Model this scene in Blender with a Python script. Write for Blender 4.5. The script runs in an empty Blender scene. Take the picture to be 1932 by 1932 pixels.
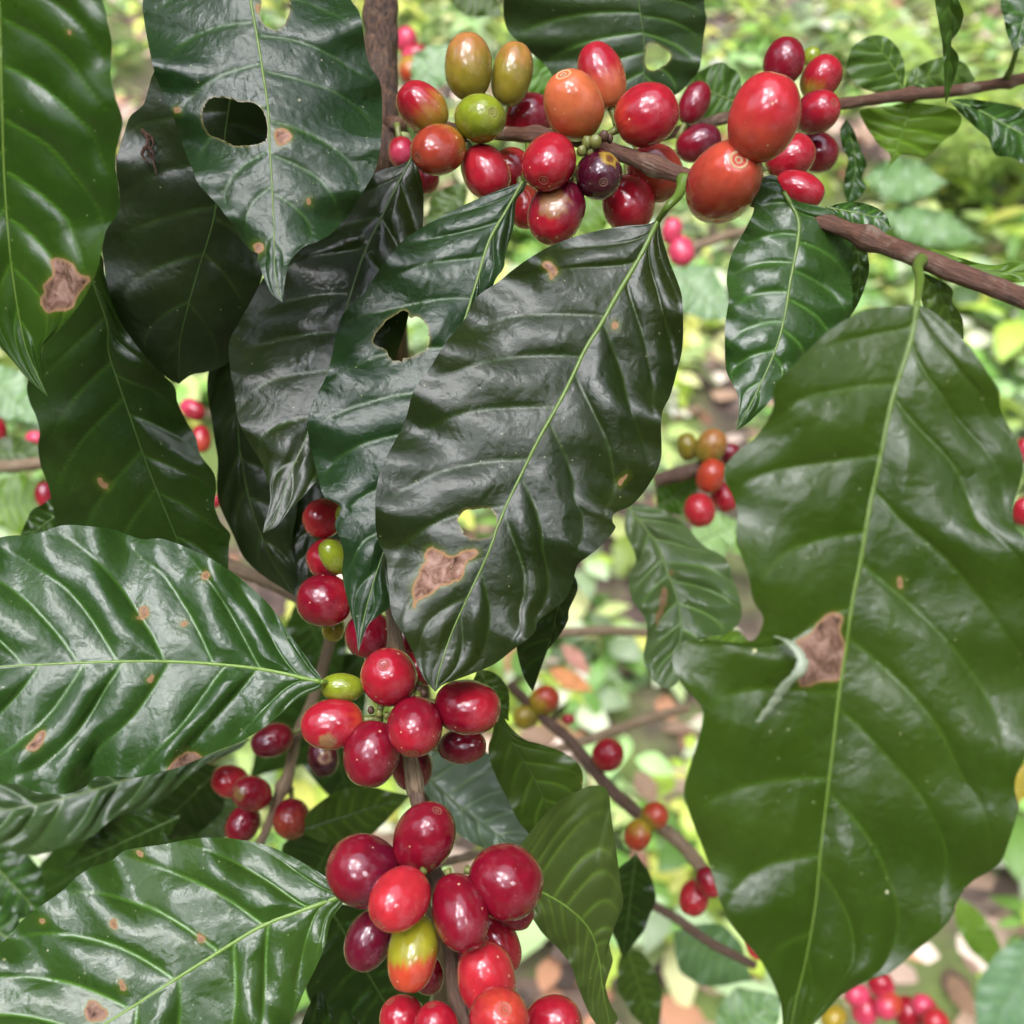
import bpy, math, random
import numpy as np
from mathutils import Vector, Matrix, noise as mnoise

random.seed(7)
rng = np.random.default_rng(7)
sc = bpy.context.scene
cy = sc.cycles
cy.use_adaptive_sampling = True; cy.adaptive_threshold = 0.035; cy.adaptive_min_samples = 16; cy.use_denoising = True
cy.max_bounces = 4; cy.diffuse_bounces = 2; cy.glossy_bounces = 2; cy.transmission_bounces = 2; cy.transparent_max_bounces = 4
cy.caustics_reflective = False; cy.caustics_refractive = False
COL = sc.collection

# ------------------------------------------------------------------ camera
FOV = math.radians(50.0)
TAN = math.tan(FOV / 2)
PITCH = math.radians(42.0)
CAM = Vector((0, 0, 1.35))
FX = Vector((1, 0, 0))
FY = Vector((0, math.sin(PITCH), math.cos(PITCH)))       # image up
FZ = Vector((0, -math.cos(PITCH), math.sin(PITCH)))      # towards the camera
W = 1932.0
H2 = W / 2
cam_data = bpy.data.cameras.new('camera')
cam = bpy.data.objects.new('camera', cam_data)
COL.objects.link(cam)
cam.matrix_world = Matrix(((FX.x, FY.x, FZ.x, CAM.x), (FX.y, FY.y, FZ.y, CAM.y), (FX.z, FY.z, FZ.z, CAM.z), (0, 0, 0, 1)))
cam_data.sensor_width = 36
cam_data.lens = 18 / TAN
cam_data.clip_start = 0.01
cam_data.clip_end = 500
cam_data.dof.use_dof = True
cam_data.dof.focus_distance = 0.258
cam_data.dof.aperture_fstop = 14.0
sc.camera = cam
BASIS = np.array([FX[:], FY[:], FZ[:]])
CAMN = np.array(CAM[:])

def PN(x, y, d):
    """arrays of picture position and distance -> points in the plantation (metres)"""
    x = np.asarray(x, float); y = np.asarray(y, float); d = np.asarray(d, float)
    c = np.stack([(x - H2) / H2 * TAN * d, -(y - H2) / H2 * TAN * d, -d], -1)
    return CAMN + c @ BASIS

def P(x, y, d):
    return Vector(PN(x, y, d))

def mpx(d):
    return 2 * d * TAN / W

# ------------------------------------------------------------------ node helpers
def newmat(name):
    m = bpy.data.materials.new(name); m.use_nodes = True
    nt = m.node_tree; nt.nodes.clear()
    return m, nt

class N:
    def __init__(s, nt): s.nt = nt
    def new(s, t, **kw):
        n = s.nt.nodes.new(t)
        for k, v in kw.items(): setattr(n, k, v)
        return n
    def link(s, a, b): s.nt.links.new(a, b)
    def val(s, sock, v):
        if isinstance(v, bpy.types.NodeSocket): s.link(v, sock)
        else: sock.default_value = v
    def math(s, op, a, b=0.0, c=0.0, clamp=False):
        n = s.new('ShaderNodeMath', operation=op, use_clamp=clamp)
        s.val(n.inputs[0], a); s.val(n.inputs[1], b); s.val(n.inputs[2], c)
        return n.outputs[0]
    def mix(s, f, a, b, blend='MIX'):
        n = s.new('ShaderNodeMix', data_type='RGBA', blend_type=blend)
        s.val(n.inputs[0], f)
        s.val(n.inputs[6], a if isinstance(a, bpy.types.NodeSocket) else (*a[:3], 1))
        s.val(n.inputs[7], b if isinstance(b, bpy.types.NodeSocket) else (*b[:3], 1))
        return n.outputs[2]
    def ramp(s, f, stops):
        n = s.new('ShaderNodeValToRGB')
        e = n.color_ramp.elements
        while len(e) < len(stops): e.new(0.5)
        for el, (p, c) in zip(e, stops):
            el.position = p; el.color = (*c[:3], 1) if hasattr(c, '__len__') else (c, c, c, 1)
        s.val(n.inputs[0], f)
        return n.outputs[0]
    def noise(s, vec, scale, detail=3.0, rough=0.5, dist=0.0):
        n = s.new('ShaderNodeTexNoise')
        s.link(vec, n.inputs['Vector'])
        n.inputs['Scale'].default_value = scale; n.inputs['Detail'].default_value = detail
        n.inputs['Roughness'].default_value = rough; n.inputs['Distortion'].default_value = dist
        return n.outputs['Fac']
    def attr(s, name):
        n = s.new('ShaderNodeAttribute'); n.attribute_name = name
        return n
    def sstep(s, v, a, b):
        n = s.new('ShaderNodeMapRange', interpolation_type='SMOOTHSTEP')
        s.val(n.inputs[0], v); n.inputs[1].default_value = a; n.inputs[2].default_value = b
        n.inputs[3].default_value = 0; n.inputs[4].default_value = 1
        return n.outputs[0]

_leafmats = {}
def leaf_material(key):
    """key: (base, second tone, translucency, roughness, vein strength, spot amount, crinkle)"""
    if key in _leafmats: return _leafmats[key]
    base, tone, transl, rough, veins, specks, crinkle = key
    m, nt = newmat('coffee_leaf'); n = N(nt)
    obj = n.new('ShaderNodeTexCoord').outputs['Object']
    big = n.noise(obj, 28, 3, 0.55)
    col = n.mix(n.sstep(big, 0.35, 0.68), base, tone)
    med = n.noise(obj, 140, 4, 0.6)
    col = n.mix(n.math('MULTIPLY', n.sstep(med, 0.5, 0.8), 0.35), col, tuple(c * 1.9 + 0.006 for c in base))
    # pale lateral veins
    vein = n.attr('vein').outputs['Fac']
    vn = n.math('MULTIPLY', vein, n.math('MULTIPLY', n.sstep(n.noise(obj, 60, 2), 0.1, 0.5), veins * 1.3))
    col = n.mix(vn, col, (base[0] * 2.2 + 0.035, base[1] * 2.2 + 0.07, base[2] * 1.5 + 0.012))
    # yellow halo, tan rim and dead brown tissue
    bl = n.attr('blotch').outputs['Fac']
    wob = n.math('MULTIPLY', n.math('SUBTRACT', n.noise(obj, 420, 5, 0.7), 0.5), 15.0)
    bd = n.math('ADD', bl, wob)
    col = n.mix(n.math('MULTIPLY', n.sstep(bd, -13, 1), 0.45), col, (0.075, 0.10, 0.008))
    bn = n.noise(obj, 330, 5, 0.65, 0.6)
    brown = n.ramp(bn, [(0.32, (0.03, 0.015, 0.010)), (0.46, (0.15, 0.08, 0.055)), (0.60, (0.27, 0.165, 0.125)), (0.78, (0.38, 0.27, 0.21))])
    brown = n.mix(n.math('SUBTRACT', 1.0, n.sstep(bd, 0.5, 7)), brown, (0.27, 0.16, 0.075))
    bm = n.sstep(bd, -1.8, 1.8)
    col = n.mix(bm, col, brown)
    rim = n.attr('rim').outputs['Fac']
    col = n.mix(n.math('MULTIPLY', rim, 0.75), col, (0.16, 0.13, 0.04))
    # dust and tiny pale flecks
    vor = n.new('ShaderNodeTexVoronoi'); n.link(obj, vor.inputs['Vector']); vor.inputs['Scale'].default_value = 210
    sel = n.new('ShaderNodeSeparateColor'); n.link(vor.outputs['Color'], sel.inputs[0])
    rad = n.math('MULTIPLY', n.sstep(sel.outputs[0], 1.0 - specks, 1.0), 0.085)
    fleck = n.sstep(n.math('SUBTRACT', rad, vor.outputs['Distance']), -0.01, 0.02)
    fleck = n.math('MULTIPLY', fleck, n.sstep(n.noise(obj, 45, 2), 0.42, 0.6))
    fc = n.mix(sel.outputs[1], (0.55, 0.5, 0.2), (0.6, 0.65, 0.5))
    col = n.mix(n.math('MULTIPLY', fleck, 0.8), col, fc)
    v2 = n.new('ShaderNodeTexVoronoi'); n.link(obj, v2.inputs['Vector']); v2.inputs['Scale'].default_value = 620
    s2 = n.new('ShaderNodeSeparateColor'); n.link(v2.outputs['Color'], s2.inputs[0])
    f2 = n.sstep(n.math('SUBTRACT', n.math('MULTIPLY', n.sstep(s2.outputs[0], 0.93 - specks * .35, 1.0), 0.15), v2.outputs['Distance']), -0.02, 0.03)
    col = n.mix(n.math('MULTIPLY', f2, 0.5), col, (0.30, 0.32, 0.16))
    # surface relief
    fine = n.noise(obj, 900, 3, 0.55, 0.4)
    cr = n.new('ShaderNodeTexVoronoi'); cr.feature = 'SMOOTH_F1'
    wv = n.new('ShaderNodeVectorMath', operation='ADD')
    nz = n.new('ShaderNodeTexNoise'); n.link(obj, nz.inputs['Vector']); nz.inputs['Scale'].default_value = 160
    sc_ = n.new('ShaderNodeVectorMath', operation='SCALE'); n.link(nz.outputs['Color'], sc_.inputs[0]); sc_.inputs['Scale'].default_value = 0.006
    n.link(obj, wv.inputs[0]); n.link(sc_.outputs[0], wv.inputs[1])
    n.link(wv.outputs[0], cr.inputs['Vector']); cr.inputs['Scale'].default_value = 420
    hsum = n.math('ADD', n.math('MULTIPLY', fine, 0.35), n.math('MULTIPLY', cr.outputs['Distance'], 0.7))
    hsum = n.math('ADD', hsum, n.math('MULTIPLY', n.noise(obj, 230, 3, 0.5), 0.9))
    bump = n.new('ShaderNodeBump'); bump.inputs['Strength'].default_value = crinkle
    bump.inputs['Distance'].default_value = 0.00052
    n.link(hsum, bump.inputs['Height'])
    r = n.math('ADD', n.math('MULTIPLY', n.noise(obj, 90, 4, 0.6), 0.22), rough - 0.10)
    r = n.math('ADD', r, n.math('MULTIPLY', bm, 0.45), clamp=True)
    p = n.new('ShaderNodeBsdfPrincipled')
    n.link(col, p.inputs['Base Color']); n.link(r, p.inputs['Roughness']); n.link(bump.outputs[0], p.inputs['Normal'])
    n.val(p.inputs['Specular IOR Level'], n.math('SUBTRACT', 0.34 if base[1] < 0.035 else 0.44, n.math('MULTIPLY', bm, 0.3)))
    t = n.new('ShaderNodeBsdfTranslucent')
    n.link(n.mix(0.5, col, (0.16, 0.30, 0.01), 'MIX'), t.inputs['Color'])
    mx = n.new('ShaderNodeMixShader'); mx.inputs[0].default_value = transl
    n.link(p.outputs[0], mx.inputs[1]); n.link(t.outputs[0], mx.inputs[2])
    out = n.new('ShaderNodeOutputMaterial'); n.link(mx.outputs[0], out.inputs[0])
    _leafmats[key] = m
    return m

def midrib_material(name, c1, c2):
    m, nt = newmat(name); n = N(nt)
    obj = n.new('ShaderNodeTexCoord').outputs['Object']
    nz = n.noise(obj, 300, 3, 0.6)
    col = n.mix(nz, c1, c2)
    p = n.new('ShaderNodeBsdfPrincipled')
    n.link(col, p.inputs['Base Color']); p.inputs['Roughness'].default_value = 0.42
    b = n.new('ShaderNodeBump'); b.inputs['Strength'].default_value = 0.3; b.inputs['Distance'].default_value = 0.0004
    n.link(n.noise(obj, 700, 3), b.inputs['Height']); n.link(b.outputs[0], p.inputs['Normal'])
    out = n.new('ShaderNodeOutputMaterial'); n.link(p.outputs[0], out.inputs[0])
    return m

def cherry_material():
    m, nt = newmat('cherry_skin'); n = N(nt)
    obj = n.new('ShaderNodeTexCoord').outputs['Object']
    col = n.attr('col').outputs['Color']
    mott = n.noise(obj, 330, 4, 0.6)
    col = n.mix(n.math('MULTIPLY', n.sstep(mott, 0.35, 0.75), 0.30), col, n.mix(1.0, col, (0.55, 0.35, 0.45), 'MULTIPLY'))
    vor = n.new('ShaderNodeTexVoronoi'); n.link(obj, vor.inputs['Vector']); vor.inputs['Scale'].default_value = 420
    sel = n.new('ShaderNodeSeparateColor'); n.link(vor.outputs['Color'], sel.inputs[0])
    fl = n.sstep(n.math('SUBTRACT', n.math('MULTIPLY', n.sstep(sel.outputs[0], 0.76, 1.0), 0.13), vor.outputs['Distance']), -0.015, 0.015)
    col = n.mix(n.math('MULTIPLY', fl, 0.65), col, (0.62, 0.40, 0.25))
    dk = n.sstep(n.math('SUBTRACT', n.math('MULTIPLY', n.sstep(sel.outputs[1], 0.95, 1.0), 0.12), vor.outputs['Distance']), -0.015, 0.015)
    col = n.mix(n.math('MULTIPLY', dk, 0.6), col, (0.06, 0.02, 0.015))
    p = n.new('ShaderNodeBsdfPrincipled')
    n.link(col, p.inputs['Base Color'])
    r = n.math('ADD', n.math('MULTIPLY', n.noise(obj, 500, 4, 0.65), 0.14), 0.09)
    dull = n.sstep(n.noise(obj, 110, 4, 0.65), 0.5, 0.68)
    r = n.math('ADD', r, n.math('MULTIPLY', dull, 0.16))
    n.link(r, p.inputs['Roughness'])
    n.link(n.mix(n.math('MULTIPLY', dull, 0.05), col, (0.5, 0.42, 0.45)), p.inputs['Base Color'])
    p.inputs['Specular IOR Level'].default_value = 0.5
    b = n.new('ShaderNodeBump'); b.inputs['Strength'].default_value = 0.22; b.inputs['Distance'].default_value = 0.0005
    n.link(n.math('ADD', n.noise(obj, 260, 3, 0.5), n.math('MULTIPLY', n.noise(obj, 1500, 2), 0.25)), b.inputs['Height'])
    n.link(b.outputs[0], p.inputs['Normal'])
    out = n.new('ShaderNodeOutputMaterial'); n.link(p.outputs[0], out.inputs[0])
    return m

def bark_material(name, stops, scale=1.0, bump=0.6, grey=0.25, vs=0.45):
    m, nt = newmat(name); n = N(nt)
    tc = n.new('ShaderNodeTexCoord')
    mp = n.new('ShaderNodeMapping'); n.link(tc.outputs['UV'], mp.inputs['Vector'])
    mp.inputs['Scale'].default_value = (3.0 * scale, vs * scale, 1)
    st = n.noise(mp.outputs[0], 9, 6, 0.68, 0.4)
    obj = tc.outputs['Object']
    col = n.ramp(st, stops)
    pat = n.sstep(n.noise(obj, 120, 4, 0.65), 0.55, 0.72)
    col = n.mix(n.math('MULTIPLY', pat, grey), col, (0.42, 0.36, 0.26))
    dk = n.sstep(n.noise(obj, 190, 3, 0.6), 0.62, 0.75)
    col = n.mix(n.math('MULTIPLY', dk, 0.5), col, (0.02, 0.012, 0.009))
    p = n.new('ShaderNodeBsdfPrincipled')
    n.link(col, p.inputs['Base Color']); p.inputs['Roughness'].default_value = 0.6
    b = n.new('ShaderNodeBump'); b.inputs['Strength'].default_value = bump; b.inputs['Distance'].default_value = 0.0012
    n.link(n.math('ADD', st, n.math('MULTIPLY', n.noise(obj, 600, 3), 0.3)), b.inputs['Height']); n.link(b.outputs[0], p.inputs['Normal'])
    out = n.new('ShaderNodeOutputMaterial'); n.link(p.outputs[0], out.inputs[0])
    return m

def vcol_material(name, rough=0.5, transl=0.0, nscale=60, bump=0.0):
    m, nt = newmat(name); n = N(nt)
    obj = n.new('ShaderNodeTexCoord').outputs['Object']
    col = n.attr('col').outputs['Color']
    col = n.mix(n.math('MULTIPLY', n.noise(obj, nscale, 3, 0.6), 0.5), col, n.mix(1.0, col, (0.6, 0.6, 0.5), 'MULTIPLY'))
    p = n.new('ShaderNodeBsdfPrincipled'); n.link(col, p.inputs['Base Color']); p.inputs['Roughness'].default_value = rough
    if bump:
        b = n.new('ShaderNodeBump'); b.inputs['Strength'].default_value = bump; b.inputs['Distance'].default_value = 0.0006
        n.link(n.noise(obj, nscale * 8, 4), b.inputs['Height']); n.link(b.outputs[0], p.inputs['Normal'])
    sh = p.outputs[0]
    if transl:
        t = n.new('ShaderNodeBsdfTranslucent'); n.link(col, t.inputs['Color'])
        mx = n.new('ShaderNodeMixShader'); mx.inputs[0].default_value = transl
        n.link(sh, mx.inputs[1]); n.link(t.outputs[0], mx.inputs[2]); sh = mx.outputs[0]
    out = n.new('ShaderNodeOutputMaterial'); n.link(sh, out.inputs[0])
    return m

M_RIB = midrib_material('leaf_midrib', (0.055, 0.105, 0.010), (0.12, 0.19, 0.025))
M_RIBDARK = midrib_material('leaf_midrib_dark', (0.035, 0.07, 0.012), (0.06, 0.11, 0.02))
M_RIBPALE = midrib_material('leaf_midrib_pale', (0.09, 0.17, 0.018), (0.16, 0.26, 0.04))
M_STALK = midrib_material('cherry_stalk', (0.09, 0.13, 0.02), (0.18, 0.17, 0.05))
M_CHERRY = cherry_material()
M_SCAR = vcol_material('cherry_scar', 0.6, 0, 500, 0.4)
M_TRUNK = bark_material('trunk_bark', [(0.30, (0.010, 0.005, 0.003)), (0.47, (0.045, 0.021, 0.010)), (0.60, (0.12, 0.062, 0.030)), (0.78, (0.22, 0.13, 0.07))], 1.0, 1.0, 0.05, 0.09)
M_BRANCH = bark_material('branch_bark', [(0.25, (0.028, 0.011, 0.006)), (0.46, (0.090, 0.037, 0.019)), (0.64, (0.14, 0.062, 0.034)), (0.82, (0.25, 0.15, 0.095))], 0.9, 0.8, 0.35, 0.35)
M_PALE = bark_material('pale_bark', [(0.28, (0.07, 0.04, 0.02)), (0.48, (0.22, 0.15, 0.085)), (0.75, (0.36, 0.28, 0.18))], 0.9, 1.0, 0.25, 0.2)
M_DARKBR = bark_material('dark_bark', [(0.25, (0.03, 0.016, 0.009)), (0.5, (0.09, 0.048, 0.028)), (0.75, (0.17, 0.105, 0.065))], 0.8, 0.6, 0.1)

# ------------------------------------------------------------------ object helpers
def root_empty(name, loc, label, cat, group=None):
    o = bpy.data.objects.new(name, None); COL.objects.link(o)
    o.empty_display_size = 0.01
    o.location = loc
    tag(o, label, cat, group)
    return o

def tag(o, label=None, cat=None, group=None, kind=None):
    if label: o['label'] = label
    if cat: o['category'] = cat
    if group: o['group'] = group
    if kind: o['kind'] = kind
    return o

def mesh_obj(name, verts, faces, mat, parent=None, origin=None, smooth=True):
    """verts in world coordinates; the mesh is stored about origin (or the parent's place)"""
    v = np.asarray(verts, float)
    og = np.array(parent.location[:]) if parent is not None else (np.array(origin[:]) if origin is not None else np.zeros(3))
    me = bpy.data.meshes.new(name)
    me.from_pydata((v - og).tolist(), [], faces if isinstance(faces, list) else faces.tolist())
    me.update()
    if smooth: me.polygons.foreach_set('use_smooth', [True] * len(me.polygons))
    if mat: me.materials.append(mat)
    o = bpy.data.objects.new(name, me); COL.objects.link(o)
    if parent is not None: o.parent = parent
    else: o.location = og.tolist()
    return o

def fattr(o, name, vals):
    a = o.data.attributes.new(name, 'FLOAT', 'POINT'); a.data.foreach_set('value', np.asarray(vals, np.float32))

def cattr(o, vals):
    v = np.ones((len(vals), 4), np.float32); v[:, :3] = vals
    a = o.data.attributes.new('col', 'FLOAT_COLOR', 'POINT'); a.data.foreach_set('color', v.ravel())

def catmull(pts, n, closed=False):
    """resample a polyline smoothly at n points of equal arc length"""
    p = np.asarray(pts, float)
    if closed:
        q = np.vstack([p[-1], p, p[0], p[1]])
    else:
        q = np.vstack([2 * p[0] - p[1], p, 2 * p[-1] - p[-2]])
    out = []
    for i in range(1, len(q) - 2):
        t = np.linspace(0, 1, 24, endpoint=False)[:, None]
        p0, p1, p2, p3 = q[i - 1], q[i], q[i + 1], q[i + 2]
        out.append(0.5 * ((2 * p1) + (-p0 + p2) * t + (2 * p0 - 5 * p1 + 4 * p2 - p3) * t ** 2 + (-p0 + 3 * p1 - 3 * p2 + p3) * t ** 3))
    out = np.vstack(out + [q[-2][None]])
    seg = np.linalg.norm(np.diff(out[:, :2] if out.shape[1] > 2 and abs(out[:, 0]).max() > 20 else out, axis=0), axis=1)
    s = np.concatenate([[0], np.cumsum(seg)]); s /= s[-1]
    u = np.linspace(0, 1, n, endpoint=not closed)
    return np.stack([np.interp(u, s, out[:, k]) for k in range(out.shape[1])], 1)

def tube_mesh(path, radii, sides=14, twist_noise=0.0, seed=0):
    """path (n,3) world, radii (n,) -> verts, faces, uv"""
    path = np.asarray(path, float); n = len(path)
    tang = np.gradient(path, axis=0); tang /= np.linalg.norm(tang, axis=1)[:, None] + 1e-12
    up = np.array([0.31, 0.77, 0.55]); 
    nrm = np.cross(tang[0], up); nrm /= np.linalg.norm(nrm)
    V = []; a = np.linspace(0, 2 * math.pi, sides, endpoint=False)
    for i in range(n):
        nrm = nrm - tang[i] * np.dot(nrm, tang[i]); nrm /= np.linalg.norm(nrm)
        bn = np.cross(tang[i], nrm)
        r = radii[i]
        if twist_noise:
            rr = np.array([r * (1 + twist_noise * mnoise.noise(Vector((math.cos(t) * 1.5 + seed, math.sin(t) * 1.5, i * 0.3)))) for t in a])
        else: rr = np.full(sides, r)
        V.append(path[i] + (np.cos(a) * rr)[:, None] * nrm + (np.sin(a) * rr)[:, None] * bn)
    V = np.vstack(V); F = []
    for i in range(n - 1):
        for j in range(sides):
            k = (j + 1) % sides
            F.append((i * sides + j, i * sides + k, (i + 1) * sides + k, (i + 1) * sides + j))
    F.append(tuple(range(sides))[::-1]); F.append(tuple((n - 1) * sides + j for j in range(sides)))
    return V, F

def add_uv(o, sides, length):
    me = o.data; uv = me.uv_layers.new(name='UVMap')
    n = len(me.vertices) // sides
    for poly in me.polygons:
        js = [me.loops[l].vertex_index for l in poly.loop_indices]
        cols = [j % sides for j in js]
        wrap = max(cols) - min(cols) > 1 and len(js) == 4
        for l, j in zip(poly.loop_indices, js):
            c = j % sides
            if wrap and c == 0: c = sides
            uv.data[l].uv = (c / sides, (j // sides) / max(n - 1, 1) * length)

def branch(name, label, cat, pts, mat, nodes=(), group=None, n=90, sides=18, rough=0.16, seed=0):
    """pts rows: picture x, y, distance, radius in picture units at that distance"""
    p = catmull([(a, b, c * 1000, r) for a, b, c, r in pts], n)
    d = p[:, 2] / 1000
    path = PN(p[:, 0], p[:, 1], d)
    rad = p[:, 3] * 2 * d * TAN / W
    L = np.linalg.norm(np.diff(path, axis=0), axis=1); s = np.concatenate([[0], np.cumsum(L)]); tot = s[-1]; s /= tot
    for t, amp, wd in nodes:
        rad = rad * (1 + amp * np.exp(-((s - t) / wd) ** 2))
    V, F = tube_mesh(path, rad, sides, rough, seed)
    o = mesh_obj(name, V, F, mat, origin=path[0])
    add_uv(o, sides, tot * 60)
    tag(o, label, cat, group)
    return o

def in_poly(pts, poly):
    x, y = pts[:, 0], pts[:, 1]; inside = np.zeros(len(pts), bool)
    j = len(poly) - 1
    for i in range(len(poly)):
        xi, yi = poly[i]; xj, yj = poly[j]
        c = ((yi > y) != (yj > y)) & (x < (xj - xi) * (y - yi) / (yj - yi + 1e-12) + xi)
        inside ^= c; j = i
    return inside

def poly_sd(pts, poly):
    """signed distance (inside positive) and nearest boundary point"""
    a = poly; b = np.roll(poly, -1, 0); ab = b - a
    best = np.full(len(pts), 1e9); near = np.zeros_like(pts)
    for i in range(len(a)):
        t = np.clip(((pts - a[i]) @ ab[i]) / (ab[i] @ ab[i] + 1e-12), 0, 1)
        q = a[i] + t[:, None] * ab[i]; dd = np.linalg.norm(pts - q, axis=1)
        mk = dd < best; best[mk] = dd[mk]; near[mk] = q[mk]
    return np.where(in_poly(pts, poly), best, -best), near

# ------------------------------------------------------------------ coffee leaf
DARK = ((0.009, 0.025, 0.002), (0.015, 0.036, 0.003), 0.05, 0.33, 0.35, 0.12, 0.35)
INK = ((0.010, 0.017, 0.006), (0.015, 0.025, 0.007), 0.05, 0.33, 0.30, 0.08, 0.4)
BLUE = ((0.008, 0.024, 0.006), (0.014, 0.034, 0.009), 0.06, 0.30, 0.34, 0.26, 0.55)
HERO = ((0.009, 0.017, 0.003), (0.015, 0.024, 0.004), 0.04, 0.30, 0.24, 0.30, 0.42)
GREEN = ((0.016, 0.046, 0.007), (0.025, 0.060, 0.011), 0.10, 0.26, 0.45, 0.30, 0.40)
LEAFY = ((0.016, 0.046, 0.003), (0.027, 0.066, 0.005), 0.18, 0.30, 0.6, 0.16, 0.25)
NEAR = ((0.020, 0.043, 0.002), (0.033, 0.062, 0.005), 0.14, 0.31, 0.22, 0.28, 0.45)
OLIVE = ((0.045, 0.072, 0.012), (0.062, 0.088, 0.018), 0.20, 0.42, 0.5, 0.22, 0.3)
MOSS = ((0.035, 0.065, 0.008), (0.05, 0.085, 0.012), 0.25, 0.40, 0.5, 0.12, 0.3)
LIME = ((0.10, 0.19, 0.02), (0.15, 0.25, 0.03), 0.35, 0.40, 0.5, 0.10, 0.3)
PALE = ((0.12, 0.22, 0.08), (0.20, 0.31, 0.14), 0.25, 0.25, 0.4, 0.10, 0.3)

def leaf(label, mid, left, right, d0, gx=0.0, gy=0.0, curl=0.0, fold=0.0, wave=0.0012, quilt=0.0007, nv=9, mat=DARK,
         holes=(), blots=(), petiole=None, rib=1.0, ribm=None, res=(170, 28), group='coffee leaves around the cherries', seed=0,
         sweep=0.10, nw=3.0, name='coffee_leaf', cat='leaf', vphase=0.0, bow=0.0, und=0.00018):
    r = np.random.default_rng(seed + 11)
    ns, nh = res
    Mp = catmull(mid, ns)
    tip = mid[-1]; base = mid[0]
    Lp = catmull([base] + list(left) + [tip], ns); Rp = catmull([base] + list(right) + [tip], ns)
    ws = np.concatenate([-np.linspace(1, 0, nh + 1)[:-1] ** 1.0, np.linspace(0, 1, nh + 1)])
    nwid = len(ws)
    s = np.linspace(0, 1, ns)
    S, Wd = np.meshgrid(s, ws, indexing='ij')
    aw = np.abs(Wd)
    side = (Wd > 0).astype(int)
    E = np.where((Wd < 0)[..., None], Lp[:, None, :], Rp[:, None, :])
    G = Mp[:, None, :] * (1 - aw[..., None]) + E * aw[..., None]
    pts = G.reshape(-1, 2).copy()
    cell = np.linalg.norm(np.diff(Mp, axis=0), axis=1).mean()
    snapd = np.maximum(cell, np.repeat((np.linalg.norm(E[:, 0] - E[:, -1], axis=1) / (2 * nh)), nwid))
    # holes bitten through the blade
    rim = np.zeros(len(pts)); hp_list = []
    for h in holes:
        hp = catmull(h, 90, closed=True)
        w1 = r.normal(0, 1, hp.shape); w2 = sum(np.roll(w1, q, 0) for q in range(-3, 4)) / 2.6
        hp = hp + w2 * 0.8 + r.normal(0, 0.45, hp.shape)
        hp_list.append(hp)
        sd, near = poly_sd(pts, hp)
        snap = np.abs(sd) < snapd * 0.6
        pts[snap] = near[snap]
        rim = np.maximum(rim, np.exp(-(np.maximum(-sd, 0) / 2.6) ** 2))
    # dead patches
    bl = np.full(len(pts), -80.0)
    for b in blots:
        bp = catmull(b, max(24, len(b) * 4), closed=True)
        sd, _ = poly_sd(pts, bp); bl = np.maximum(bl, sd)
    # depth: tilted plane + droop + fold + ripples + quilting between veins
    k = mpx(d0); c = Mp.mean(0)
    x, y = pts[:, 0], pts[:, 1]
    Sf, Wf, af = S.ravel(), Wd.ravel(), aw.ravel()
    tv = {}
    bulge = np.zeros(len(pts)); vein = np.zeros(len(pts))
    length = np.linalg.norm(np.diff(Mp, axis=0), axis=1).sum() * k
    sw = np.where(Wf < 0, sweep[0], sweep[1]) if isinstance(sweep, tuple) else sweep
    q = Sf - sw * af - sw * 0.55 * af ** 3
    for sd_ in (0, 1):
        t = np.linspace(-0.30, 1.02, nv + 4) + r.normal(0, 0.010, nv + 4) + (0.025 + vphase if sd_ else 0.0)
        t = np.sort(t)
        mk = side.ravel() == sd_
        qq = q[mk]
        i = np.clip(np.searchsorted(t, qq) - 1, 0, len(t) - 2)
        fr = np.clip((qq - t[i]) / (t[i + 1] - t[i]), 0, 1)
        bulge[mk] = np.sin(math.pi * fr) ** 0.8 * (0.75 + 0.5 * np.sin(i * 2.4 + sd_ * 1.3 + seed))
        dist = np.minimum(qq - t[i], t[i + 1] - qq) * length
        vein[mk] = np.exp(-(dist / 0.00042) ** 2) * np.clip(1.05 - af[mk] ** 2.5, 0, 1) * np.clip((1 - Sf[mk]) * 7 - .3, 0, 1)
    quilt = quilt * min(1.0, length / (nv * 0.0085))
    env = np.minimum(af * 5, 1) * np.clip(1.08 - af ** 3, 0, 1) * np.clip(np.minimum(Sf * 6, (1 - Sf) * 5), 0, 1)
    d = d0 + gx * (x - c[0]) * k + gy * (y - c[1]) * k
    d = d + curl * (np.clip(Sf, 0, 1) ** 2.2 - 0.25) + bow * 4 * (Sf - Sf ** 2)
    halfw = np.linalg.norm(E - Mp[:, None, :], axis=2).ravel() * k
    d = d + fold * halfw * af ** 1.25
    ph = np.where(Wf < 0, 0.0, 1.9) + seed * 0.7
    d = d + wave * af ** 2 * np.clip(np.minimum(Sf * 5, (1 - Sf) * 4), 0, 1) * (np.sin(2 * math.pi * nw * Sf + ph) + 0.5 * np.sin(2 * math.pi * nw * 2.3 * Sf + ph * 2))
    wl = halfw.max() * 2; sx_, lx_ = Sf * length, Wf * halfw
    for amp_, lam in ((1.0, 0.030), (0.55, 0.017), (0.22, 0.009)):
        for _ in range(3):
            an = r.uniform(0, 6.28); d = d + und * amp_ * np.sin((sx_ * math.cos(an) + lx_ * math.sin(an)) * 6.283 / (lam * r.uniform(.75, 1.3)) + r.uniform(0, 6.28)) * min(1, length / 0.09)
    d = d - 1.05 * quilt * bulge * env
    d = d + 0.00035 * vein * np.clip(1 - Sf, 0.2, 1)
    world = PN(x, y, d)
    # faces
    idx = np.arange(ns * nwid).reshape(ns, nwid)
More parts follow.
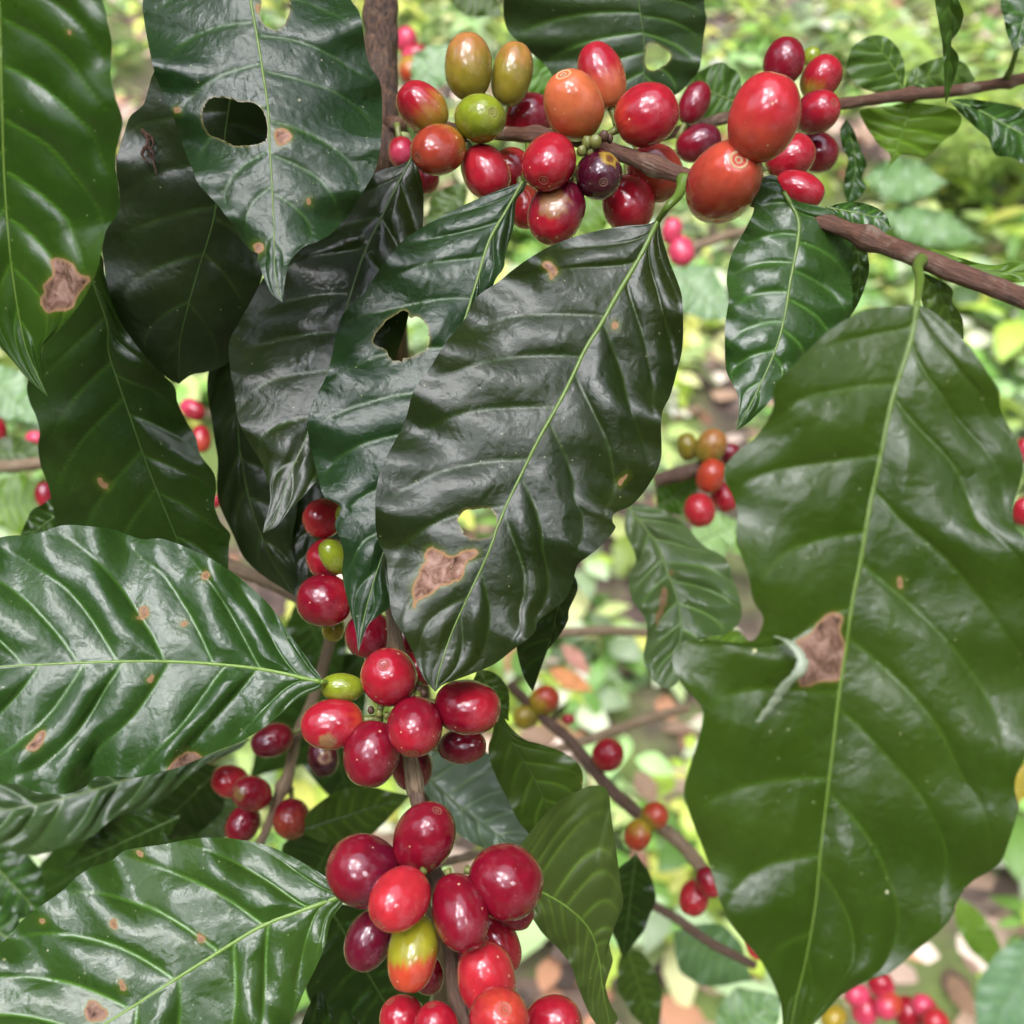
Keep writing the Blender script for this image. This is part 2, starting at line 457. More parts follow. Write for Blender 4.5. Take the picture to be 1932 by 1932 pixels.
    Fq = np.stack([idx[:-1, :-1], idx[:-1, 1:], idx[1:, 1:], idx[1:, :-1]], -1).reshape(-1, 4)
    cen = pts[Fq].mean(1)
    keep = np.ones(len(Fq), bool)
    for hp in hp_list: keep &= ~in_poly(cen, hp)
    Fq = Fq[keep]
    root = root_empty(name, world[idx[0, nh]].tolist(), label, cat, group)
    bo = mesh_obj('blade', world, Fq, leaf_material(mat), root)
    fattr(bo, 'vein', vein); fattr(bo, 'blotch', bl); fattr(bo, 'rim', rim)
    # midrib
    if rib > 0:
        ml = idx[:, nh]; dm = d[ml]
        keepm = np.ones(ns, bool)
        rr = (0.00056 * (1 - s) ** 0.9 + 0.00010) * rib
        pm = PN(x[ml], y[ml], dm + rr * 0.42)
        V, F = tube_mesh(pm[::2], rr[::2], 8)
        mesh_obj('midrib', V, F, ribm or M_RIB, root)
    if petiole is not None:
        pp = [(base[0], base[1], d[idx[0, nh]] * 1000)] + [(a, b, c_ * 1000) for a, b, c_ in petiole]
        pp = catmull(pp, 26)
        dd = pp[:, 2] / 1000
        path = PN(pp[:, 0], pp[:, 1], dd)
        rr = np.linspace(0.00062, 0.00120, 26) * max(rib, 0.7)
        rr[-5:] *= np.linspace(1, 1.5, 5)
        V, F = tube_mesh(path, rr, 10)
        mesh_obj('petiole', V, F, ribm or M_RIB, root)
    return root

def simple_leaf(label, base, tip, width, d0, bend=0.0, lopside=0.0, **kw):
    """leaf of the usual coffee outline between two points, for the blurred ones behind"""
    b = np.array(base, float); t = np.array(tip, float); ax = t - b; L = np.linalg.norm(ax); ax /= L
    nr = np.array([-ax[1], ax[0]])
    seed = kw.get('seed', 0); r = random.Random(seed)
    prof = [(0.06, 0.22), (0.15, 0.58), (0.28, 0.88), (0.42, 1.0), (0.56, 0.95), (0.70, 0.74), (0.82, 0.45), (0.91, 0.20), (0.97, 0.07)]
    def at(u, w): return tuple(b + ax * u * L + nr * (w + bend * L * 4 * u * (1 - u)))
    mid = [at(u, 0) for u in (0, .2, .4, .6, .8, 1.0)]
    lf = [at(u, -width / 2 * f * (1 + lopside) * r.uniform(0.92, 1.08)) for u, f in prof]
    rt = [at(u, width / 2 * f * (1 - lopside) * r.uniform(0.92, 1.08)) for u, f in prof]
    kw.setdefault('res', (60, 12)); kw.setdefault('group', 'blurred coffee leaves behind')
    kw.setdefault('rib', 0.9)
    return leaf(label, mid, lf, rt, d0, **kw)

# ------------------------------------------------------------------ coffee cherry
C = dict(R=(0.30, 0.009, 0.020), D=(0.165, 0.004, 0.014), Wn=(0.095, 0.004, 0.015), Pu=(0.045, 0.004, 0.012),
         O=(0.41, 0.047, 0.020), Or=(0.47, 0.115, 0.042), S=(0.38, 0.018, 0.026), Y=(0.33, 0.24, 0.02), G=(0.19, 0.24, 0.015), T=(0.34, 0.14, 0.04), K=(0.55, 0.05, 0.10),
         So=(0.42, 0.056, 0.030), Yg=(0.25, 0.24, 0.015), Ol=(0.21, 0.17, 0.018), B=(0.27, 0.035, 0.018))

def cherry(label, x, y, a, b, phi, tilt, d, c0, c1, group, mid=0.0, soft=0.5, spots=(), detail=True, stalk=0.0045, gd=None, pale=False):
    """x, y, visible half-length a and half-width b, direction phi of the far end in the picture, its tilt to the viewer"""
    k = mpx(d); ph = math.radians(phi); ti = math.radians(tilt)
    axis = (FX * math.cos(ph) + FY * math.sin(ph)) * math.cos(ti) + FZ * math.sin(ti)
    ctr = P(x, y, d)
    bb = b * k
    a2 = (a * k) ** 2 - (bb * math.sin(ti)) ** 2
    aa = math.sqrt(max(a2, 0)) / max(math.cos(ti), 0.25)
    aa = min(max(aa, bb * 1.04), bb * 1.5)
    zq = axis.to_track_quat('Z', 'Y').to_matrix()
    root = root_empty('coffee_cherry', ctr, label, 'cherry', group)
    seed = (x * 0.37 + y * 0.61)
    nth, nph = (40, 48) if detail else (20, 26)
    V = []; colr = []; rot = np.array(zq)
    A0 = np.array(C[c0]); A1 = np.array(C[c1])
    lob = random.Random(int(seed)).uniform(0.0, 0.06); lph = random.Random(int(seed) + 1).uniform(0, 6.28)
    gdir = None
    if gd is not None:
        g = math.radians(gd); gdir = np.array((FX * math.cos(g) + FY * math.sin(g))[:])
    sp = [(np.array((FX * (sx - x) - FY * (sy - y))[:]) * k, sr * k, cc, ring) for sx, sy, sr, cc, ring in spots]
    for i in range(nth + 1):
        th = math.pi * i / nth
        z = math.cos(th); rr = math.sin(th) ** 0.90
        dim = 1 - 0.05 * math.exp(-((th) / 0.20) ** 2) - 0.05 * math.exp(-((math.pi - th) / 0.22) ** 2)
        for j in range(nph):
            p = 2 * math.pi * j / nph
            f = 1 + lob * math.cos(2 * (p - lph)) * math.sin(th)
            f *= 1 + 0.038 * mnoise.noise(Vector((rr * math.cos(p) * 1.3 + seed, rr * math.sin(p) * 1.3, z * 1.3)))
            lx = Vector((bb * rr * math.cos(p) * f, bb * rr * math.sin(p) * f, aa * z * dim))
            wv = zq @ lx
            V.append(wv)
            t = z if gdir is None else float(np.dot(np.array(wv[:]), gdir) / bb)
            nz = mnoise.noise(Vector((wv.x * 190 + seed, wv.y * 190, wv.z * 190))) * 0.45 + 0.38 * mnoise.noise(Vector((math.cos(p) * 7 + seed, math.sin(p) * 7, z * 1.1)))
            u = min(max((t - mid + nz * 0.8) / (2 * soft) + 0.5, 0), 1); u = u * u * (3 - 2 * u)
            cc = A0 * (1 - u) + A1 * u
            cc = cc * (1 + 0.18 * mnoise.noise(Vector((math.cos(p) * 3 + seed * 2, math.sin(p) * 3, z * 4))))
            if wv.dot(FZ) > 0:
                for so, sr, sc_, ring in sp:
                    q = np.array(wv[:]) - so; q = q - np.array(FZ[:]) * np.dot(q, np.array(FZ[:]))
                    rad_ = np.linalg.norm(q) * (1 + 0.35 * mnoise.noise(Vector((wv.x * 700, wv.y * 700, wv.z * 700 + 3))))
                    m_ = min(max((sr - rad_) / (sr * 0.25) + 0.5, 0), 1)
                    cc = cc * (1 - m_) + np.array(sc_) * m_
                    if ring is not None:
                        m2 = min(max((sr * 0.55 - rad_) / (sr * 0.25) + 0.5, 0), 1)
                        cc = cc * (1 - m2) + np.array(ring) * m2
            colr.append(np.clip(cc, 0.002, 1))
    F = []
    for i in range(nth):
        for j in range(nph):
            j2 = (j + 1) % nph
            F.append((i * nph + j, (i + 1) * nph + j, (i + 1) * nph + j2, i * nph + j2))
    ctrn = np.array(ctr[:])
    V = np.array([v[:] for v in V]) + ctrn
    so = mesh_obj('skin', V, F, M_CHERRY, root)
    cattr(so, np.array(colr))
    if detail:
        # navel scar at the far end: rings turned on the axis
        def tn(f, c): return tuple(A1 * (1 - f) + np.array(c) * f)
        prof = [(0.0, -0.012, (0.035, 0.014, 0.008)), (0.03, -0.012, (0.04, 0.016, 0.010)), (0.045, 0.016, tn(.6, (0.22, 0.12, 0.06))), (0.07, 0.018, tn(.6, (0.22, 0.12, 0.06))),
                (0.09, -0.010, tn(.85, (0.07, 0.03, 0.016))), (0.125, -0.008, tn(.5, (0.12, 0.05, 0.025))), (0.150, 0.014, tn(.55, (0.26, 0.15, 0.07))), (0.180, 0.010, tn(.25, (0.2, 0.1, 0.05))), (0.215, -0.03, tuple(A1))]
        if pale:
            pal = [(.05, .02, .012), (.06, .025, .015), (.42, .27, .14), (.44, .28, .15), (.12, .05, .025), (.40, .22, .10), (.50, .33, .18), (.46, .24, .11), tuple(A1)]
            prof = [(a_ * 1.15, b_, c_) for (a_, b_, _), c_ in zip(prof, pal)]
        sv = []; scol = []; nps = 24
        small = random.Random(int(seed) + 5).uniform(0.95, 1.3)
        for rr_, zz, cc in prof:
            rad = rr_ * bb * small
            # height of the skin at this radius
            st = min(rr_ * small, 0.95); th = math.asin(min(st ** (1 / 0.90), 1)); dim = 1 - 0.05 * math.exp(-(th / 0.20) ** 2)
            h = aa * math.cos(th) * dim + zz * bb
            for j in range(nps):
                p = 2 * math.pi * j / nps
                w_ = 1 + 0.10 * mnoise.noise(Vector((math.cos(p) * 1.2 + seed, math.sin(p) * 1.2, rr_ * 20)))
                v = zq @ Vector((rad * w_ * math.cos(p), rad * w_ * math.sin(p), h))
                sv.append(np.array(v[:]) + ctrn); scol.append(cc)
        sf = []
        for i in range(len(prof) - 1):
            for j in range(nps):
                j2 = (j + 1) % nps
                sf.append((i * nps + j, (i + 1) * nps + j, (i + 1) * nps + j2, i * nps + j2))
        s_o = mesh_obj('scar', np.array(sv) - ctrn, sf, M_SCAR); s_o.parent = so; cattr(s_o, np.array(scol))
    if stalk:
        st0 = ctr - axis * (aa * 0.93); st1 = ctr - axis * (aa + stalk)
        V2, F2 = tube_mesh(np.array([(st0.lerp(st1, t))[:] for t in (0, .3, .6, 1)]), np.array([0.0011, 0.0009, 0.0008, 0.0010]), 8)
        mesh_obj('stalk', V2, F2, M_STALK, root)
    return root

# ------------------------------------------------------------------ trunk and branches
tk = [(718, -260, .345, 34), (717, -60, .338, 33), (719, 100, .336, 31), (722, 240, .336, 31), (724, 420, .345, 30)]
gt = P(724, 420, .345)
trunk_pts = [P(a, b, c)[:] for a, b, c, r in tk]
trunk_r = [r * mpx(c) for a, b, c, r in tk]
for f in (0.15, 0.4, 0.7, 1.0):
    z = gt.z * (1 - f) - 0.03 * f
    trunk_pts.append((gt.x - 0.02 * f, gt.y + 0.05 * f, z)); trunk_r.append(trunk_r[3] * (1 + 0.9 * f))
tp = catmull(np.hstack([np.array(trunk_pts) * 1000, np.array(trunk_r)[:, None] * 1000]), 140) / 1000
V, F = tube_mesh(tp[:, :3], tp[:, 3], 26, 0.16, 3)
bush = root_empty('coffee_plant', tp[-1, :3].tolist(), 'upright brown ribbed coffee stem at the top, behind the holed leaf', 'plant')
trunk = mesh_obj('trunk', V, F, M_TRUNK, bush); add_uv(trunk, 26, 90)

branch('coffee_branch', 'brown fruiting branch crossing the picture under the upper cherries to the right edge', 'branch',
       [(735, 232, .333, 13.9), (800, 236, .318, 13.1), (870, 246, .302, 12.6), (951, 252, .290, 12.6), (1036, 257, .279, 13.1), (1115, 269, .273, 13.9), (1156, 284, .270, 14.4), (1224, 308, .266, 14.8), (1289, 332, .263, 15.7),
        (1380, 362, .258, 15.7), (1480, 394, .250, 16.5), (1595, 434, .243, 17.0), (1665, 460, .238, 17.8), (1738, 488, .232, 19.1), (1830, 524, .227, 19.1), (1932, 562, .222, 20.0), (2060, 615, .215, 20.9)],
       M_BRANCH, nodes=[(.33, .5, .014), (.50, .5, .012), (.765, .5, .012)], seed=2, n=130)
branch('coffee_branch', 'thin reddish branch behind, running to the right edge above the main branch', 'branch',
       [(1230, 262, .335, 9.6), (1306, 240, .335, 10.0), (1374, 222, .335, 10.4), (1480, 208, .335, 10.4), (1586, 196, .336, 10.4), (1699, 180, .337, 10.9), (1785, 173, .338, 10.4), (1897, 156, .34, 10.0), (1932, 148, .341, 10.4), (2040, 120, .345, 9.6)],
       M_BRANCH, nodes=[(.58, .5, .012), (.81, .35, .010)], seed=5)
branch('coffee_branch', 'pale fruiting stem hanging down through the two lower red clusters', 'branch',
       [(722, 470, .345, 12), (715, 640, .325, 12), (712, 830, .305, 12), (722, 1020, .288, 12.5), (741, 1165, .277, 13), (755, 1300, .274, 13), (773, 1420, .270, 13.5), (786, 1500, .266, 14)],
       M_PALE, nodes=[(.80, .4, .02), (.98, .3, .02)], seed=8)
branch('coffee_branch', 'dark brown stem tip below the pale stem, inside the lowest cherry cluster', 'branch',
       [(784, 1490, .2665, 15), (806, 1600, .259, 14), (832, 1700, .252, 14), (848, 1780, .246, 14), (853, 1850, .241, 14), (872, 1925, .236, 15), (900, 2040, .229, 14)],
       M_DARKBR, nodes=[(.35, .45, .05)], seed=9)
branch('coffee_branch', 'grey twig behind the lower left leaf carrying the small dark red cluster', 'branch',
       [(630, 1180, .40, 11), (612, 1250, .395, 11), (590, 1320, .39, 10), (561, 1385, .385, 10), (543, 1463, .38, 10.5), (528, 1500, .378, 9), (505, 1560, .375, 8), (480, 1610, .372, 8)],
       M_PALE, nodes=[(.72, .7, .03)], seed=11)
branch('coffee_branch', 'blurred pale branch at the left edge beside the dark leaf', 'branch',
       [(-80, 890, .50, 11), (0, 881, .50, 12), (51, 877, .50, 12), (150, 870, .50, 11)], M_PALE, seed=12)
branch('dry_twig', 'bare tan twig slanting down between the two left leaves', 'twig',
       [(360, 1010, .40, 10), (430, 1065, .40, 13), (490, 1092, .40, 12), (545, 1122, .40, 8), (600, 1165, .40, 6)], M_PALE, seed=13)
branch('coffee_branch', 'dark blurred branch slanting down in the middle right with orange and red cherries', 'branch',
       [(960, 1290, .50, 9), (1021, 1351, .50, 10), (1079, 1402, .49, 11), (1147, 1484, .48, 12), (1198, 1530, .47, 12), (1230, 1552, .465, 11)], M_DARKBR, seed=14)
branch('coffee_branch', 'pale pinkish branch end holding two red cherries beside the huge right leaf', 'branch',
       [(1225, 1548, .465, 12), (1272, 1580, .46, 13), (1310, 1620, .455, 13), (1345, 1665, .45, 12)], M_PALE, seed=15)
branch('dry_twig', 'horizontal brown twig blurred behind the hero leaf tip', 'twig',
       [(1040, 1196, .62, 9), (1063, 1193, .62, 9), (1140, 1190, .62, 9), (1225, 1194, .62, 8)], M_PALE, seed=16)
branch('dry_twig', 'tan blurred twig rising to the right above the lone red cherry', 'twig',
       [(1030, 1420, .62, 9), (1110, 1396, .62, 9.5), (1226, 1355, .62, 9), (1300, 1335, .62, 8)], M_PALE, seed=17)
branch('dry_twig', 'short pale twig behind the lowest cluster', 'twig',
       [(800, 1640, .42, 8), (850, 1624, .42, 8), (905, 1612, .42, 8), (960, 1600, .42, 7)], M_PALE, seed=18)
branch('coffee_branch', 'thin dark blurred twig at the lower right beside the huge leaf tip', 'branch',
       [(1200, 1690, .52, 8), (1272, 1730, .52, 9), (1340, 1778, .52, 9), (1425, 1822, .52, 8)], M_DARKBR, seed=19)
branch('coffee_branch', 'short brown branch stub with olive and red cherries left of the huge leaf', 'branch',
       [(1235, 908, .46, 12), (1262, 900, .46, 14), (1290, 893, .46, 15), (1335, 880, .46, 13)], M_DARKBR, seed=20)
branch('coffee_branch', 'blurred green stem with the pink cherries under the upper branch', 'branch',
       [(1262, 470, .62, 8), (1310, 465, .62, 9), (1370, 445, .62, 9), (1430, 430, .62, 8)], M_PALE, seed=21)

# ------------------------------------------------------------------ the leaves in front
ML = M_RIB
leaf('big bright green leaf with a brown dead patch, cut by the upper left edge', [(-8, -120), (0, 0), (5, 200), (10, 350), (22, 500), (45, 640), (70, 705), (91, 750)],
     [(-100, -60), (-170, 40), (-200, 200), (-190, 360), (-120, 520), (-60, 600), (0, 654), (51, 713)],
     [(80, -110), (160, -60), (193, 0), (205, 50), (211, 85), (209, 140), (218, 185), (231, 228), (224, 265), (218, 305), (226, 370), (221, 405), (200, 436), (186, 500), (176, 528), (160, 560), (140, 588), (110, 625), (86, 645), (77, 672), (79, 715)],
     .226, gx=-.25, gy=.30, fold=-.10, wave=.002, quilt=.0013, nv=9, mat=LEAFY, seed=1, rib=.85, sweep=.20,
     blots=[[(93, 492), (112, 486), (135, 495), (150, 517), (170, 522), (172, 530), (158, 545), (145, 565), (135, 582), (105, 587), (92, 593), (80, 580), (76, 565), (84, 550), (79, 540), (95, 522), (100, 505)],
            [(126, 58), (134, 56), (133, 65), (128, 65)]])
leaf('glossy bluish green leaf with two round bite holes, hanging from the top edge', [(455, -130), (473, 0), (485, 68), (496, 137), (506, 205), (509, 273), (513, 342), (517, 427), (518, 496), (524, 545), (533, 570)],
     [(330, -110), (285, -50), (270, 0), (273, 44), (290, 130), (308, 178), (328, 222), (342, 267), (362, 318), (376, 349), (410, 386), (438, 424), (458, 455), (474, 473), (487, 479), (486, 492), (499, 526), (513, 554)],
     [(580, -110), (640, -50), (662, 0), (680, 31), (694, 113), (717, 157), (721, 219), (718, 273), (708, 321), (680, 369), (660, 403), (625, 440), (600, 455), (570, 468), (553, 485), (543, 505), (536, 540)],
     .242, gx=.10, gy=-.18, fold=.22, wave=.0028, quilt=.0005, nv=9, mat=BLUE, seed=2, res=(210, 50), rib=.72, nw=3.5, sweep=.13,
     holes=[[(500, -14), (493, 0), (492, 34), (512, 55), (527, 55), (541, 38), (545, 14), (540, -14)],
            [(410, 183), (448, 191), (472, 193), (492, 205), (504, 232), (501, 260), (486, 272), (448, 274), (420, 265), (396, 253), (383, 226), (385, 202), (398, 186)]],
     blots=[[(520, 245), (535, 241), (550, 255), (545, 268), (528, 275), (518, 262)], [(330, 205), (338, 202), (340, 210), (332, 213)], [(483, 12), (492, 8), (491, 26), (485, 24)], [(478, 462), (492, 458), (497, 470), (486, 480), (480, 474)], [(580, 376), (585, 374), (586, 386), (581, 385)]])
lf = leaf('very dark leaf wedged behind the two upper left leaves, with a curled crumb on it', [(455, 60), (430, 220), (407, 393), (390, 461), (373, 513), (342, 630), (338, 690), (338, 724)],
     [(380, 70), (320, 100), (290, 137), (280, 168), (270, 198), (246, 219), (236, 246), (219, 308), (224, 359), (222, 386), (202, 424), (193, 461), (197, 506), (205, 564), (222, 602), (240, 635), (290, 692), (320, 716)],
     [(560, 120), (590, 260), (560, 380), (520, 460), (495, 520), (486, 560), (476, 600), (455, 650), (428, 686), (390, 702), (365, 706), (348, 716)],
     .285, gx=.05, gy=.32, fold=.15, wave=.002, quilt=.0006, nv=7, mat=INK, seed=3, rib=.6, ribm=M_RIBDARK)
leaf('broad dark leaf left of centre drooping behind the pale veined leaf', [(150, 470), (200, 600), (205, 660), (222, 718), (253, 807), (273, 865), (297, 927), (325, 995), (360, 1080), (400, 1150)],
     [(110, 520), (90, 600), (82, 650), (66, 690), (51, 725), (55, 756), (68, 786), (75, 814), (72, 845), (77, 879), (89, 910), (99, 950), (106, 985), (130, 1030), (200, 1090), (300, 1130)],
     [(190, 480), (198, 520), (215, 580), (240, 628), (290, 690), (328, 728), (335, 759), (349, 790), (369, 824), (378, 858), (403, 892), (408, 920), (405, 954), (416, 985), (434, 1007), (432, 1029), (431, 1067), (425, 1110)],
     .298, gx=-.10, gy=.34, fold=.10, wave=.002, quilt=.0012, nv=8, mat=DARK, seed=4, rib=.55, ribm=M_RIBDARK,
     blots=[[(182, 905), (190, 900), (196, 910), (206, 912), (202, 922), (190, 918)]])
leaf('grey sheened narrow leaf with a twisted tip, left of the holed middle leaf', [(777, 298), (752, 345), (728, 393), (687, 479), (660, 561), (632, 660), (600, 760), (578, 824), (543, 906), (520, 975), (496, 1006)],
     [(756, 311), (711, 325), (650, 370), (590, 430), (540, 470), (500, 520), (470, 575), (450, 610), (432, 648), (435, 701), (441, 735), (448, 786), (465, 827), (492, 872), (506, 913), (509, 950), (500, 985)],
     [(786, 308), (793, 331), (799, 365), (798, 424), (790, 500), (770, 600), (730, 720), (680, 830), (620, 895), (591, 915), (574, 935), (547, 962), (522, 992)],
     .272, gx=.05, gy=-.20, curl=-.004, fold=.20, wave=.0028, quilt=.0012, nv=9, mat=HERO, seed=5, rib=.7, ribm=M_RIBDARK, nw=3.2, petiole=[(782, 270, .30), (775, 242, .318)])
leaf('dark leaf with a large ragged hole at its middle, behind the biggest centre leaf', [(988, 340), (954, 400), (923, 455), (899, 533), (879, 598), (840, 720), (790, 860), (750, 970), (723, 1043), (698, 1121), (684, 1180), (676, 1232)],
     [(974, 347), (899, 376), (831, 410), (793, 431), (756, 458), (718, 506), (687, 554), (660, 578), (640, 610), (619, 701), (595, 749), (581, 786), (582, 820), (590, 860), (600, 900), (612, 937), (643, 956), (632, 988), (639, 1012), (648, 1043), (646, 1087), (660, 1150), (671, 1190)],
     [(993, 346), (988, 360), (974, 380), (969, 427), (954, 479), (950, 506), (930, 540), (910, 640), (880, 760), (830, 880), (780, 980), (740, 1040), (735, 1090), (738, 1140), (713, 1162), (692, 1184)],
     .262, gx=.08, gy=-.14, fold=.12, wave=.0028, quilt=.0013, nv=11, mat=BLUE, seed=6, res=(230, 50), rib=.8, nw=4, petiole=[(990, 318, .272), (1000, 270, .284)],
     holes=[[(705, 640), (725, 610), (742, 598), (760, 588), (771, 590), (774, 601), (790, 596), (804, 610), (809, 640), (802, 660), (780, 672), (750, 680), (735, 676), (727, 660), (711, 652)]])
leaf('largest central leaf, dark brownish green with a pink brown dead patch and a small hole', [(1243, 414), (1207, 485), (1166, 554), (1132, 615), (1104, 660), (1063, 745), (1019, 824), (988, 886), (951, 964), (920, 1046), (882, 1128), (851, 1197), (829, 1265), (821, 1306)],
     [(1221, 423), (1173, 427), (1104, 441), (1046, 461), (1002, 485), (968, 509), (940, 532), (899, 561), (880, 598), (842, 645), (829, 665), (807, 701), (780, 739), (763, 797), (728, 865), (711, 916), (708, 974), (713, 1019), (728, 1053), (733, 1104), (740, 1160), (759, 1193), (776, 1224), (797, 1275)],
     [(1250, 448), (1262, 490), (1279, 533), (1287, 564), (1289, 615), (1287, 660), (1279, 694), (1265, 745), (1248, 786), (1247, 865), (1226, 912), (1193, 952), (1160, 968), (1156, 985), (1161, 997), (1138, 1026), (1112, 1048), (1091, 1064), (1084, 1085), (1080, 1102), (1067, 1130), (1036, 1156), (1015, 1172), (1007, 1195), (968, 1226), (927, 1256), (865, 1281), (836, 1292)],
     .250, gx=.12, gy=-.16, curl=.004, fold=.10, wave=.0024, quilt=.0011, nv=10, mat=HERO, seed=7, rib=1.15, nw=4.5, sweep=(.12, .16), res=(230, 44),
     petiole=[(1262, 388, .2555), (1280, 368, .258), (1291, 340, .262)],
     holes=[[(865, 978), (874, 964), (899, 960), (923, 962), (936, 972), (937, 995), (930, 1010), (913, 1015), (889, 1017), (874, 1005), (868, 992)]],
     blots=[[(800, 1050), (803, 1038), (817, 1032), (831, 1038), (854, 1050), (872, 1040), (899, 1035), (903, 1043), (896, 1053), (879, 1067), (872, 1091), (851, 1101), (831, 1108), (814, 1121), (790, 1133), (783, 1149), (779, 1138), (778, 1104), (788, 1087), (796, 1067), (805, 1056)],
            [(1022, 500), (1036, 492), (1053, 513), (1046, 523), (1039, 526), (1034, 513)], [(1154, 610), (1163, 607), (1168, 615), (1160, 621), (1153, 617)], [(1165, 912), (1172, 902), (1186, 895), (1178, 906), (1171, 916)]])
leaf('small dark leaf hanging behind the tip of the largest central leaf', [(1060, 1060), (1055, 1130), (1040, 1200), (1020, 1260), (1005, 1305)],
     [(1020, 1090), (990, 1150), (975, 1210), (980, 1250), (990, 1280)],
     [(1080, 1080), (1090, 1110), (1074, 1150), (1072, 1170), (1058, 1195), (1042, 1217), (1022, 1240), (1012, 1275)],
     .29, gy=.4, fold=.15, quilt=.0008, nv=6, mat=DARK, seed=8, rib=.6, ribm=M_RIBDARK, res=(80, 16))
leaf('glossy mid green leaf curling down from the branch beside the pair of biggest cherries', [(1478, 362), (1491, 384), (1506, 417), (1504, 461), (1491, 530), (1480, 598), (1463, 660), (1430, 735), (1402, 790), (1390, 812)],
     [(1466, 336), (1452, 330), (1433, 342), (1419, 369), (1422, 396), (1409, 427), (1381, 479), (1371, 526), (1375, 561), (1368, 615), (1368, 660), (1371, 701), (1392, 745), (1394, 780)],
     [(1500, 378), (1545, 389), (1573, 402), (1593, 427), (1605, 461), (1610, 496), (1606, 528), (1609, 560), (1600, 610), (1560, 660), (1490, 715), (1450, 760), (1412, 797)],
     .2405, gx=.10, gy=-.12, fold=.28, wave=.002, quilt=.0010, nv=8, mat=GREEN, seed=9, rib=.9, sweep=.12)
leaf('huge near leaf on the right with a dry brown tear in its left half', [(1729, 575), (1716, 649), (1682, 756), (1662, 855), (1641, 951), (1624, 1053), (1607, 1139), (1593, 1241), (1581, 1320), (1573, 1392), (1563, 1477), (1549, 1597), (1539, 1699), (1522, 1802), (1498, 1904), (1478, 2015)],
     [(1720, 577), (1696, 578), (1648, 581), (1610, 595), (1563, 625), (1525, 660), (1494, 691), (1467, 718), (1457, 739), (1460, 762), (1450, 790), (1422, 827), (1388, 855), (1368, 882), (1369, 909), (1381, 933), (1392, 968), (1388, 1019), (1396, 1043), (1412, 1087), (1421, 1132), (1440, 1166), (1425, 1205), (1390, 1213), (1330, 1208), (1285, 1212), (1268, 1240), (1278, 1278), (1306, 1312), (1326, 1345), (1316, 1400), (1300, 1450), (1290, 1490), (1296, 1520), (1312, 1565), (1330, 1610), (1345, 1655), (1367, 1720), (1400, 1770), (1440, 1820), (1468, 1880), (1477, 1940)],
     [(1742, 578), (1768, 595), (1795, 619), (1819, 643), (1838, 665), (1860, 698), (1883, 735), (1887, 766), (1901, 800), (1921, 838), (1931, 870), (1926, 910), (1914, 950), (1911, 985), (1932, 1012), (1958, 1060), (1972, 1150), (1975, 1240), (1965, 1340), (1945, 1410), (1918, 1463), (1915, 1490), (1920, 1528), (1904, 1586), (1884, 1631), (1836, 1662), (1812, 1689), (1795, 1730), (1768, 1761), (1727, 1795), (1682, 1833), (1631, 1853), (1586, 1880), (1556, 1911), (1525, 1945), (1500, 1985)],
     .193, gx=.02, gy=.0, curl=.004, fold=-.10, wave=.0020, quilt=.0012, nv=10, mat=NEAR, seed=10, rib=.95, sweep=(.07, .16), nw=4, res=(250, 60), petiole=[(1733, 548, .203), (1735, 522, .212), (1731, 503, .221), (1740, 489, .233)],
     blots=[[(1502, 1212), (1530, 1190), (1548, 1168), (1570, 1155), (1590, 1160), (1586, 1190), (1594, 1220), (1590, 1262), (1582, 1284), (1545, 1288), (1512, 1297), (1506, 1280), (1520, 1256), (1512, 1230)], [(1692, 1093), (1702, 1090), (1702, 1112), (1694, 1112)]])
leaf('glossy leaf with raised pale veins pointing left from the middle cluster', [(605, 1286), (575, 1280), (513, 1266), (427, 1255), (308, 1248), (171, 1250), (0, 1258), (-100, 1266), (-170, 1275)],
     [(603, 1299), (564, 1318), (513, 1361), (461, 1395), (410, 1416), (342, 1446), (297, 1457), (256, 1467), (185, 1465), (157, 1487), (120, 1498), (68, 1494), (34, 1480), (0, 1477), (-60, 1455), (-130, 1380)],
     [(604, 1275), (588, 1254), (547, 1197), (506, 1139), (461, 1098), (424, 1070), (376, 1043), (308, 1017), (267, 1017), (219, 1001), (171, 993), (120, 991), (82, 1003), (51, 1009), (0, 1014), (-60, 1040), (-130, 1110)],
     .250, gx=.18, gy=-.26, fold=.10, wave=.0022, quilt=.0017, nv=9, mat=GREEN, seed=11, rib=.9, nw=4, sweep=.14, res=(210, 44), ribm=M_RIBPALE, petiole=[(640, 1290, .266), (700, 1285, .275), (745, 1270, .2755)],
     blots=[[(345, 1420), (365, 1419), (388, 1434), (372, 1446), (342, 1452), (325, 1462), (310, 1460), (320, 1446), (330, 1432)], [(72, 1382), (86, 1379), (84, 1395), (72, 1412), (56, 1418), (50, 1412), (60, 1396)],
            [(262, 1150), (274, 1141), (281, 1158), (270, 1168), (254, 1164), (266, 1160)], [(380, 1083), (390, 1078), (396, 1085), (386, 1095)], [(340, 1175), (351, 1172), (352, 1179), (343, 1182)], [(278, 1280), (288, 1273), (291, 1280), (282, 1288)]])
